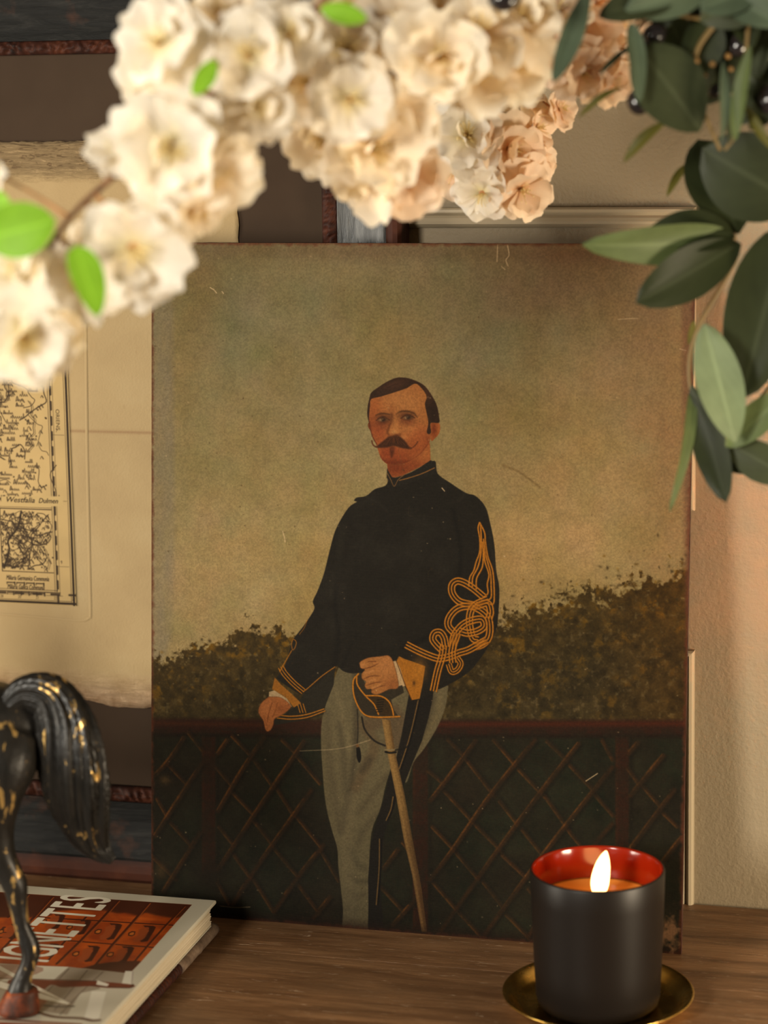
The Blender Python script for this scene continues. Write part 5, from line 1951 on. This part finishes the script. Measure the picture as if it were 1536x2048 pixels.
def heart_mesh(tone):
    """Calyx cup and stamens of a blossom of unit radius, axis +z."""
    parts = [tube([(0, 0, -.34), (0, 0, -.22), (0, 0, -.08), (0, 0, .04)], [.05, .12, .15, .10], 8, 2)]
    n0 = len(parts[0][1])
    r = np.random.RandomState(9+tone)
    for k in range(16):
        a = r.uniform(0, 6.28)
        t = r.uniform(.06, .30)
        h = r.uniform(.26, .46)
        e = np.array([math.cos(a)*t, math.sin(a)*t, h])
        parts.append(tube([(0, 0, 0), e*.5+np.array([0, 0, .03]), e, e*1.05], [.012, .010, .012, .024], 4, 1))
    V, Fc = merge(parts)
    me = bpy.data.meshes.new('blossom')
    me.from_pydata(V, [], Fc)
    me.polygons.foreach_set('use_smooth', [True]*len(me.polygons))
    me.materials.append(M_CALYX)
    me.materials.append(M_STAMEN)
    for i, f in enumerate(me.polygons):
        f.material_index = 0 if i < n0 else 1
    return me


M_CALYX = Mat('russet_calyx', (.36, .16, .05), .6).m
M_STAMEN = Mat('yellow_stamen', (.80, .64, .30), .6).m
M_TWIG = Mat('brown_twig', (.16, .075, .035), .7)
M_TWIG.color(M_TWIG.ramp(M_TWIG.noise(M_TWIG.coord(), 120, 4), [(.3, (.09, .04, .02)), (.7, (.24, .12, .06))]))
M_TWIG = M_TWIG.m
HEART = [heart_mesh(t) for t in range(3)]


def basis(z, roll):
    z = Vector(z).normalized()
    x = Vector((0, 0, 1)).cross(z)
    if x.length < .01:
        x = Vector((1, 0, 0))
    x.normalize()
    y = z.cross(x)
    R_ = Matrix((x, y, z)).transposed()
    return R_ @ Matrix.Rotation(roll, 3, 'Z')


def add_blossom(root, pos, axis, rad, tone, open_, r):
    """One double blossom: a part of the branch, its petals sub-parts."""
    b = link('blossom', HEART[tone])
    b.parent = root
    b.matrix_parent_inverse = Matrix.Translation(-Vector(root.location))
    b.matrix_basis = Matrix.Translation(Vector(pos)) @ basis(axis, r.uniform(0, 6)).to_4x4() @ Matrix.Scale(rad, 4)
    for layer, n, tilt in ((0, 5, 94*open_), (1, 5, 74*open_), (2, r.randint(0, 3), 44*open_)):
        a0 = r.uniform(0, 6)
        for k in range(n):
            p = link('petal', PETALS[tone, layer][r.randint(4)])
            p.parent = b
            a = a0+2*math.pi*k/n+r.normal(0, .18)
            t = math.radians(tilt+r.normal(0, 13))
            s = r.uniform(.86, 1.14)
            # petal built along +y with its face to +z; tip it up towards the axis
            M = Matrix.Rotation(a, 4, 'Z') @ Matrix.Translation((0, .05, -.02+.03*layer)) @ Matrix.Rotation(math.pi/2-t, 4, 'X') @ Matrix.Rotation(r.normal(0, .12), 4, 'Y') @ Matrix.Scale(s, 4)
            p.matrix_basis = M
    return b


def leaf_mesh(base, tip, width, nrm, fold=.12, curl=.0, shape=.5, nu=7, nv=14):
    """A leaf blade from base to tip; shape < .5 is widest near the base. Returns verts, faces, uvs."""
    base, tip = np.asarray(base, float), np.asarray(tip, float)
    d = tip-base
    L = np.linalg.norm(d)
    d /= L
    n = np.asarray(nrm, float)
    n = n-d*(n@d)
    n /= np.linalg.norm(n)
    s = np.cross(d, n)
    V, UV, Fc = [], [], []
    e = math.log(.5)/math.log(shape)
    for j in range(nv+1):
        v = j/nv
        w = math.sin(math.pi*min(1, max(0, v**e)))**.60*width/2
        if j == 0:
            w = width*.03
        for i in range(nu):
            u = 2*i/(nu-1)-1
            c = base+d*L*v+s*u*w+n*(fold*abs(u)*w+curl*L*math.sin(math.pi*v)-.02*L*math.sin(5*v+2*u)*abs(u))
            V.append(c)
            UV.append((i/(nu-1), v))
    for j in range(nv):
        for i in range(nu-1):
            Fc.append((j*nu+i, j*nu+i+1, (j+1)*nu+i+1, (j+1)*nu+i))
    return V, Fc, UV


def leaf_mat(name, top, back, thr=.18, rough=.5):
    m = Mat(name, top, rough, spec=.18)
    uv = m.n('ShaderNodeUVMap')
    sx = m.n('ShaderNodeSeparateXYZ')
    m.l(uv.outputs[0], sx.inputs[0])
    rib = m.ramp(m.math('ABSOLUTE', m.math('SUBTRACT', sx.outputs[0], .5)), [(.015, (1, 1, 1)), (.05, (0, 0, 0))])
    vein = m.n('ShaderNodeTexWave', wave_type='BANDS', bands_direction='DIAGONAL')
    vein.inputs['Scale'].default_value = 3.5
    vein.inputs['Distortion'].default_value = 1.0
    m.l(uv.outputs[0], vein.inputs['Vector'])
    nz = m.noise(m.coord(), 45, 3)
    c = m.ramp(nz, [(.3, tuple(x*.85 for x in top)), (.7, tuple(x*1.15 for x in top))])
    c = m.mix(m.math('MULTIPLY', vein.outputs['Fac'], .15), c, tuple(x*1.3 for x in top))
    c = m.mix(m.math('MULTIPLY', rib, .5), c, tuple(min(1, x*1.7+.01) for x in top))
    geo = m.n('ShaderNodeNewGeometry')
    c = m.mix(geo.outputs['Backfacing'], c, back)
    m.color(c)
    tr = m.n('ShaderNodeBsdfTranslucent')
    m.l(c, tr.inputs[0])
    mx = m.n('ShaderNodeMixShader')
    mx.inputs[0].default_value = thr
    m.l(m.b.outputs[0], mx.inputs[1])
    m.l(tr.outputs[0], mx.inputs[2])
    m.l(mx.outputs[0], m.out.inputs[0])
    return m.m


M_GREEN = leaf_mat('fresh_green_leaf', (.20, .42, .025), (.26, .45, .05), .35)
TOCAM = -CF


def add_leaf(root, px_b, px_t, db, dt, wpx, mat, roll=0.0, fold=.14, curl=.0, shape=.5, name='leaf'):
    b, t = at(*px_b, db), at(*px_t, dt)
    d = (t-b)/np.linalg.norm(t-b)
    n = TOCAM-d*(TOCAM@d)
    n /= np.linalg.norm(n)
    q = math.radians(roll)
    n = n*math.cos(q)+np.cross(d, n)*math.sin(q)
    V, Fc, UV = leaf_mesh(b, t, wpx*db/F_PX, n, fold, curl, shape)
    return adopt(mesh_obj(name, V, Fc, mat, root, uvs=UV), root)


def blossom_branch(label, group, path, spec, seed, leaves=()):
    """path: (px, py, depth, radius px); spec: (px, py, depth, radius px, tone, aim) with aim an extra (right, up, to-camera) lean."""
    r = np.random.RandomState(seed)
    P = [at(x, y, d) for x, y, d, w in path]
    Rr = [w*d/F_PX for x, y, d, w in path]
    P = [P[0]+(P[0]-P[1])*4+np.array([.02, 0, .03])]+P               # the twig goes on, out of the picture
    Rr = [Rr[0]*1.3]+Rr
    root = empty('blossom_branch', tuple(P[0]), label, 'branch', group)
    V, Fc = tube(P, Rr, 8, 8)
    adopt(mesh_obj('twig', V, Fc, M_TWIG, root), root)
    C = catmull(np.array(P), 10)
    for x, y, d, w, tone, aim in spec:
        c = at(x, y, d)
        rad = w*d/F_PX
        ax = TOCAM*aim[2]+CR*aim[0]+CU*aim[1]+r.normal(0, .16, 3)
        ax /= np.linalg.norm(ax)
        pos = c-ax*rad*.28
        add_blossom(root, pos, ax, rad*.97, tone, r.uniform(.86, 1.02), r)
        q = C[np.argmin(((C-(pos-ax*rad*.6))**2).sum(1))]
        s = pos-ax*rad*.30
        if np.linalg.norm(q-s) > .002:
            V, Fc = tube([q, q*.5+s*.5-ax*.10*rad, s], [.0011, .0008, .0009], 6, 5)
            adopt(mesh_obj('pedicel', V, Fc, M_CALYX, root), root)
    for a in leaves:
        add_leaf(root, *a)
    return root


blossom_branch('white blossom branch with large soft blooms and bright green leaves, hanging over the map', 'blossom branches',
               [(760, -120, 1.165, 9), (640, 10, 1.155, 9), (520, 130, 1.155, 8), (390, 205, 1.145, 8), (230, 350, 1.145, 7), (140, 435, 1.135, 6), (60, 560, 1.125, 5), (20, 650, 1.125, 4)],
               [(312, 78, 1.125, 102, 0, (-.1, -.1, 1)), (300, 150, 1.145, 80, 0, (-.3, .1, 1)), (340, 300, 1.115, 128, 0, (.25, -.15, 1)), (230, 285, 1.135, 84, 0, (-.7, .2, .8)), (440, 355, 1.125, 98, 1, (.5, -.5, .9)),
                (268, 510, 1.115, 134, 0, (.2, -.25, 1)), (150, 560, 1.135, 92, 0, (-.3, -.2, 1)), (48, 690, 1.105, 106, 0, (.05, -.35, 1)), (125, 660, 1.125, 62, 1, (.7, -.3, .8)), (20, 540, 1.125, 96, 0, (-.4, .2, 1)),
                (500, 100, 1.135, 112, 0, (.2, .1, 1)), (430, 215, 1.155, 88, 0, (.1, -.3, 1)), (-40, 350, 1.125, 62, 0, (-.5, 0, 1)), (520, 215, 1.145, 76, 0, (.4, -.2, 1)), (400, 430, 1.135, 66, 1, (.3, -.8, .6)),
                (585, 60, 1.145, 88, 0, (.3, .3, 1)), (440, 20, 1.155, 84, 1, (-.2, .6, .8)), (180, 470, 1.145, 60, 1, (-.5, .4, .8))],
               21,
               [((-40, 480), (112, 440), 1.095, 1.090, 112, M_GREEN, 12, .10, .05, .52), ((150, 492), (196, 634), 1.100, 1.095, 76, M_GREEN, -30, .2, .03, .42), ((385, 190), (432, 120), 1.115, 1.115, 42, M_GREEN, 20, .2, .03, .5),
                ((640, 16), (735, 38), 1.125, 1.125, 44, M_GREEN, 10, .2, .04, .5), ((-10, 380), (20, 430), 1.115, 1.115, 40, M_GREEN, 30, .2, .0, .5)])

blossom_branch('blossom branch, warm light coloured cream into its petals, with a dense blurred cluster over the top edge of the portrait', 'blossom branches',
               [(1100, -140, 1.240, 10), (980, -40, 1.230, 9), (860, 60, 1.230, 9), (760, 190, 1.230, 8), (690, 280, 1.240, 7), (660, 330, 1.240, 5)],
               [(690, 90, 1.190, 104, 0, (.0, .1, 1)), (705, 200, 1.180, 96, 0, (.1, -.1, 1)), (610, 160, 1.210, 84, 1, (-.3, 0, 1)), (640, 280, 1.230, 96, 1, (-.4, -.2, 1)), (760, 300, 1.210, 108, 1, (0, -.2, 1)),
                (720, 370, 1.230, 84, 1, (-.3, -.6, .9)), (815, 352, 1.240, 88, 2, (.1, -.5, 1)), (800, 400, 1.260, 66, 2, (0, -.8, .7)), (600, 255, 1.240, 60, 1, (-.7, -.2, .8)), (795, 232, 1.210, 92, 1, (.1, 0, 1)),
                (880, 110, 1.190, 108, 1, (0, .1, 1)), (800, 40, 1.200, 96, 1, (-.2, .3, 1)), (960, 50, 1.210, 98, 1, (.2, .3, 1)), (960, 150, 1.230, 84, 1, (.4, 0, 1)), (700, 0, 1.210, 78, 1, (-.2, .5, .9)),
                (870, 10, 1.230, 84, 1, (.1, .6, .9)), (1040, 130, 1.240, 84, 1, (.4, -.2, 1)), (1050, 30, 1.230, 92, 1, (.3, .4, 1)), (720, 300, 1.260, 90, 1, (-.2, -.3, 1))],
               22, [((830, 130), (800, 100), 1.200, 1.200, 22, M_GREEN, 30, .2, 0, .5)])

blossom_branch('pale blossom branch in focus, its sharp frilled blooms hanging beside the wall panel corner', 'blossom branches',
               [(1260, -120, 1.46, 9), (1180, 20, 1.46, 8), (1080, 120, 1.45, 7), (1000, 190, 1.445, 6), (990, 260, 1.445, 5), (985, 330, 1.445, 4), (990, 370, 1.445, 3)],
               [(935, 268, 1.42, 88, 0, (-.18, .08, 1)), (1030, 300, 1.43, 82, 2, (.5, -.1, .9)), (1050, 385, 1.435, 74, 2, (.25, -.75, .8)), (962, 395, 1.43, 62, 0, (-.2, -.6, .9)), (1085, 255, 1.45, 60, 2, (.9, .1, .5)),
                (1050, 190, 1.44, 62, 1, (.2, .5, .9)), (900, 350, 1.45, 62, 2, (-.1, -.6, .9)), (1080, 335, 1.455, 56, 2, (.8, -.4, .6)), (1005, 225, 1.45, 56, 0, (.2, .3, 1)), (1130, 215, 1.445, 48, 2, (.8, -.1, .7))],
               23, [((988, 192), (1036, 158), 1.43, 1.43, 30, M_GREEN, 20, .2, .02, .5), ((1000, 190), (1012, 170), 1.43, 1.43, 14, M_GREEN, 10, .2, 0, .5)])

blossom_branch('blossom branch with warm light tinted peach into its petals, at the back, half hidden by the olive leaves', 'blossom branches',
               [(1420, -140, 1.380, 8), (1330, -20, 1.380, 7), (1250, 90, 1.380, 6), (1190, 160, 1.380, 5), (1150, 190, 1.380, 3)],
               [(1150, 60, 1.360, 96, 2, (-.1, .1, 1)), (1170, 150, 1.360, 72, 2, (.2, -.4, 1)), (1235, 165, 1.370, 60, 2, (.5, -.5, .8)), (1100, 110, 1.360, 70, 2, (-.3, .2, 1)), (1230, 40, 1.370, 80, 2, (.2, .3, 1)),
                (1110, 10, 1.350, 84, 1, (-.2, .5, .9)), (1290, 80, 1.380, 66, 2, (.4, 0, 1)), (1190, -20, 1.360, 80, 2, (0, .5, .9))],
               24)
blossom_branch('short white blossom sprig at the right edge, behind the olive leaves', 'blossom branches',
               [(1640, 600, 1.400, 7), (1590, 690, 1.400, 6), (1560, 730, 1.400, 4)],
               [(1568, 735, 1.390, 46, 0, (-.5, -.1, .9)), (1600, 790, 1.400, 48, 1, (-.2, -.3, 1))], 25)

# ------------------------------------------------------------------ olive branches
L_DARK = leaf_mat('dark_olive_leaf', (0.016, 0.021, 0.007), (0.046, 0.053, 0.022), .10, .5)
L_MID = leaf_mat('grey_green_olive_leaf', (0.031, 0.038, 0.017), (0.062, 0.074, 0.037), .12, .5)
L_PALE = leaf_mat('pale_olive_leaf', (0.130, 0.167, 0.087), (0.155, 0.192, 0.112), .18, .55)
L_YEL = leaf_mat('yellow_olive_leaf', (0.087, 0.081, 0.014), (0.124, 0.118, 0.025), .3, .5)
L_BLUE = leaf_mat('blue_green_leaf', (0.065, 0.090, 0.055), (0.093, 0.118, 0.074), .15, .55)
L_LIGHT = leaf_mat('light_olive_leaf', (0.077, 0.102, 0.036), (0.099, 0.124, 0.053), .2, .5)
M_STEM = Mat('yellow_brown_stem', (.12, .075, .018), .6).m
M_OLIVE = Mat('black_olive', (.010, .009, .009), .16, spec=.6)
M_OLIVE.color(M_OLIVE.ramp(M_OLIVE.noise(M_OLIVE.coord(), 80, 3), [(.3, (.006, .006, .007)), (.7, (.020, .015, .015))]))
M_OLIVE = M_OLIVE.m


def olive_branch(label, stems, leaves, olives, buds=()):
    P0 = at(*stems[0][0][:3])
    root = empty('olive_branch', tuple(P0), label, 'branch', 'olive branches')
    for st in stems:
        Q, Rq = [at(x, y, d) for x, y, d, w in st], [w*d/F_PX for x, y, d, w in st]
        if st is stems[0]:
            Q, Rq = [Q[0]+(Q[0]-Q[1])*3+np.array([0, 0, .04])]+Q, [Rq[0]*1.2]+Rq
        V, Fc = tube(Q, Rq, 8, 8)
        adopt(mesh_obj('stem', V, Fc, M_STEM, root), root)
    for a in leaves:
        add_leaf(root, *a)
    for x, y, d, w, ang in olives:
        q = math.radians(ang)
        dr = CR*math.cos(q)+CU*math.sin(q)
        c = at(x, y, d)
        k = w*d/F_PX
        V, Fc = tube([c+dr*k*t for t in (-1.22, -1.12, -.8, -.3, .3, .8, 1.12, 1.25)], [k*z for z in (.04, .36, .74, .97, .98, .76, .36, .06)], 16, 3)
        adopt(mesh_obj('olive', V, Fc, M_OLIVE, root), root)
    for x, y, d, w in buds:
        c = at(x, y, d)
        k = w*d/F_PX
        V, Fc = tube([c+CU*k*t for t in (-1, -.7, 0, .7, 1)], [k*z for z in (.1, .75, 1, .7, .1)], 8, 3)
        adopt(mesh_obj('bud', V, Fc, M_BUD, root), root)
    return root


M_BUD = Mat('ochre_bud', (.20, .10, .02), .6).m
olive_branch('dark olive branch with broad leaves hanging down along the right edge of the portrait',
             [[(1640, 250, 1.325, 8), (1530, 380, 1.325, 7), (1470, 455, 1.325, 6), (1470, 520, 1.330, 5), (1420, 610, 1.335, 5), (1390, 670, 1.335, 4), (1378, 730, 1.335, 4), (1384, 790, 1.335, 3), (1410, 840, 1.335, 2.5)],
              [(1470, 455, 1.325, 5), (1462, 470, 1.320, 4)], [(1600, 700, 1.335, 6), (1520, 800, 1.335, 5), (1455, 888, 1.335, 4), (1450, 896, 1.335, 3)], [(1660, 420, 1.345, 6), (1560, 470, 1.340, 5), (1500, 530, 1.335, 4)]],
             [((1476, 468), (1396, 278), 1.315, 1.325, 132, L_DARK, 8, .10, .04, .52), ((1600, 410), (1404, 296), 1.305, 1.305, 176, L_DARK, -14, .10, .05, .50),
              ((1466, 478), (1164, 490), 1.315, 1.285, 86, L_LIGHT, -20, .22, .06, .42), ((1470, 470), (1290, 470), 1.310, 1.305, 92, L_DARK, 20, .15, .08, .45), ((1480, 486), (1272, 606), 1.310, 1.295, 104, L_DARK, -8, .16, .05, .52),
              ((1575, 450), (1482, 800), 1.305, 1.305, 158, L_DARK, 10, .14, .03, .45), ((1470, 884), (1408, 646), 1.300, 1.290, 92, L_PALE, -6, .16, .05, .52), ((1382, 770), (1452, 1006), 1.325, 1.310, 70, L_DARK, 24, .2, -.05, .52),
              ((1384, 780), (1340, 1022), 1.327, 1.315, 34, L_LIGHT, -34, .3, .04, .45), ((1452, 894), (1580, 780), 1.315, 1.305, 66, L_LIGHT, -10, .2, .03, .5), ((1455, 884), (1590, 960), 1.320, 1.315, 80, L_MID, 18, .2, .03, .5),
              ((1440, 930), (1560, 905), 1.325, 1.325, 60, L_DARK, 0, .2, .03, .5), ((1388, 320), (1333, 394), 1.340, 1.325, 18, L_YEL, 40, .3, .08, .5), ((1376, 690), (1388, 640), 1.340, 1.340, 16, L_YEL, 30, .3, 0, .5),
              ((1430, 660), (1400, 720), 1.340, 1.335, 26, L_YEL, 40, .3, 0, .5), ((1450, 470), (1520, 300), 1.327, 1.335, 30, L_MID, 50, .3, .02, .5)],
             [])
olive_branch('olive branch with black fruit and blue-green leaves at the upper right corner',
             [[(1600, -120, 1.255, 8), (1500, -20, 1.255, 7), (1420, 60, 1.255, 6), (1390, 120, 1.255, 5), (1400, 200, 1.255, 4), (1440, 300, 1.265, 4)],
              [(1420, 40, 1.255, 5), (1330, 30, 1.255, 4), (1262, 60, 1.255, 4)], [(1390, 120, 1.255, 4), (1310, 180, 1.255, 3), (1275, 190, 1.255, 3)], [(1500, -20, 1.255, 5), (1490, 120, 1.255, 4), (1470, 260, 1.255, 4), (1450, 300, 1.255, 3)]],
             [((1400, 262), (1272, 92), 1.255, 1.245, 150, L_MID, 12, .10, .05, .52), ((1262, 46), (1278, 206), 1.240, 1.235, 44, L_BLUE, -24, .25, .03, .45), ((1180, -30), (1106, 166), 1.225, 1.215, 46, L_BLUE, 20, .25, -.06, .5),
              ((1350, -10), (1196, 34), 1.245, 1.235, 74, L_MID, 12, .16, .06, .45), ((1420, -30), (1250, 20), 1.250, 1.235, 84, L_BLUE, -14, .16, .06, .5), ((1400, 40), (1540, -20), 1.250, 1.245, 90, L_MID, 10, .2, .05, .5), ((1440, -20), (1560, 50), 1.245, 1.235, 70, L_BLUE, 10, .2, .05, .5),
              ((1420, 30), (1396, 150), 1.260, 1.260, 86, L_DARK, 8, .15, .03, .5), ((1340, 240), (1246, 326), 1.270, 1.275, 26, L_YEL, 34, .3, .09, .5), ((1256, 172), (1156, 236), 1.265, 1.270, 17, L_YEL, 40, .3, .10, .5), ((1440, 290), (1446, 120), 1.245, 1.240, 26, L_BLUE, 40, .3, .03, .5),
              ((1470, 280), (1500, 90), 1.245, 1.235, 34, L_LIGHT, -30, .3, .04, .5), ((1460, 290), (1452, 170), 1.250, 1.245, 22, L_MID, 20, .3, 0, .5), ((1310, -30), (1330, 60), 1.255, 1.255, 60, L_DARK, 12, .2, 0, .5), ((1500, 150), (1560, 250), 1.255, 1.255, 44, L_MID, 12, .2, 0, .5),
              ((1500, 260), (1560, 170), 1.255, 1.255, 54, L_DARK, 0, .2, 0, .5), ((1490, 210), (1545, 300), 1.250, 1.245, 20, L_YEL, 20, .2, .06, .5), ((1350, 60), (1240, 110), 1.270, 1.265, 14, L_MID, 20, .2, .1, .5), ((1480, -30), (1500, 100), 1.260, 1.255, 62, L_DARK, 6, .2, .0, .5),
              ((1262, 90), (1196, 150), 1.275, 1.275, 12, L_DARK, 10, .3, .05, .5),
              ((1480, 60), (1400, 210), 1.280, 1.280, 96, L_DARK, -10, .2, .03, .5), ((1530, 40), (1470, 190), 1.275, 1.275, 80, L_MID, 14, .2, .03, .5), ((1400, -20), (1450, 110), 1.275, 1.275, 90, L_DARK, 10, .2, .02, .5),
              ((1560, 120), (1480, 250), 1.280, 1.280, 80, L_DARK, 18, .2, .03, .5), ((1380, 130), (1330, 20), 1.275, 1.275, 70, L_DARK, 0, .2, .03, .5), ((1520, -30), (1400, 20), 1.245, 1.235, 80, L_BLUE, 8, .2, .05, .5)],
             [(1275, 206, 1.250, 21, 120), (1008, -4, 1.170, 27, 10), (1308, 70, 1.255, 23, 40), (1540, 198, 1.255, 26, 70), (1478, 90, 1.265, 22, 60), (1432, 182, 1.265, 14, 40)],
             [(1395, 122, 1.245, 5), (1425, 128, 1.245, 6), (1456, 112, 1.255, 6), (1462, 138, 1.250, 5), (1300, 96, 1.260, 5), (1410, 150, 1.265, 5), (1480, 160, 1.265, 5), (1440, 100, 1.265, 5)])
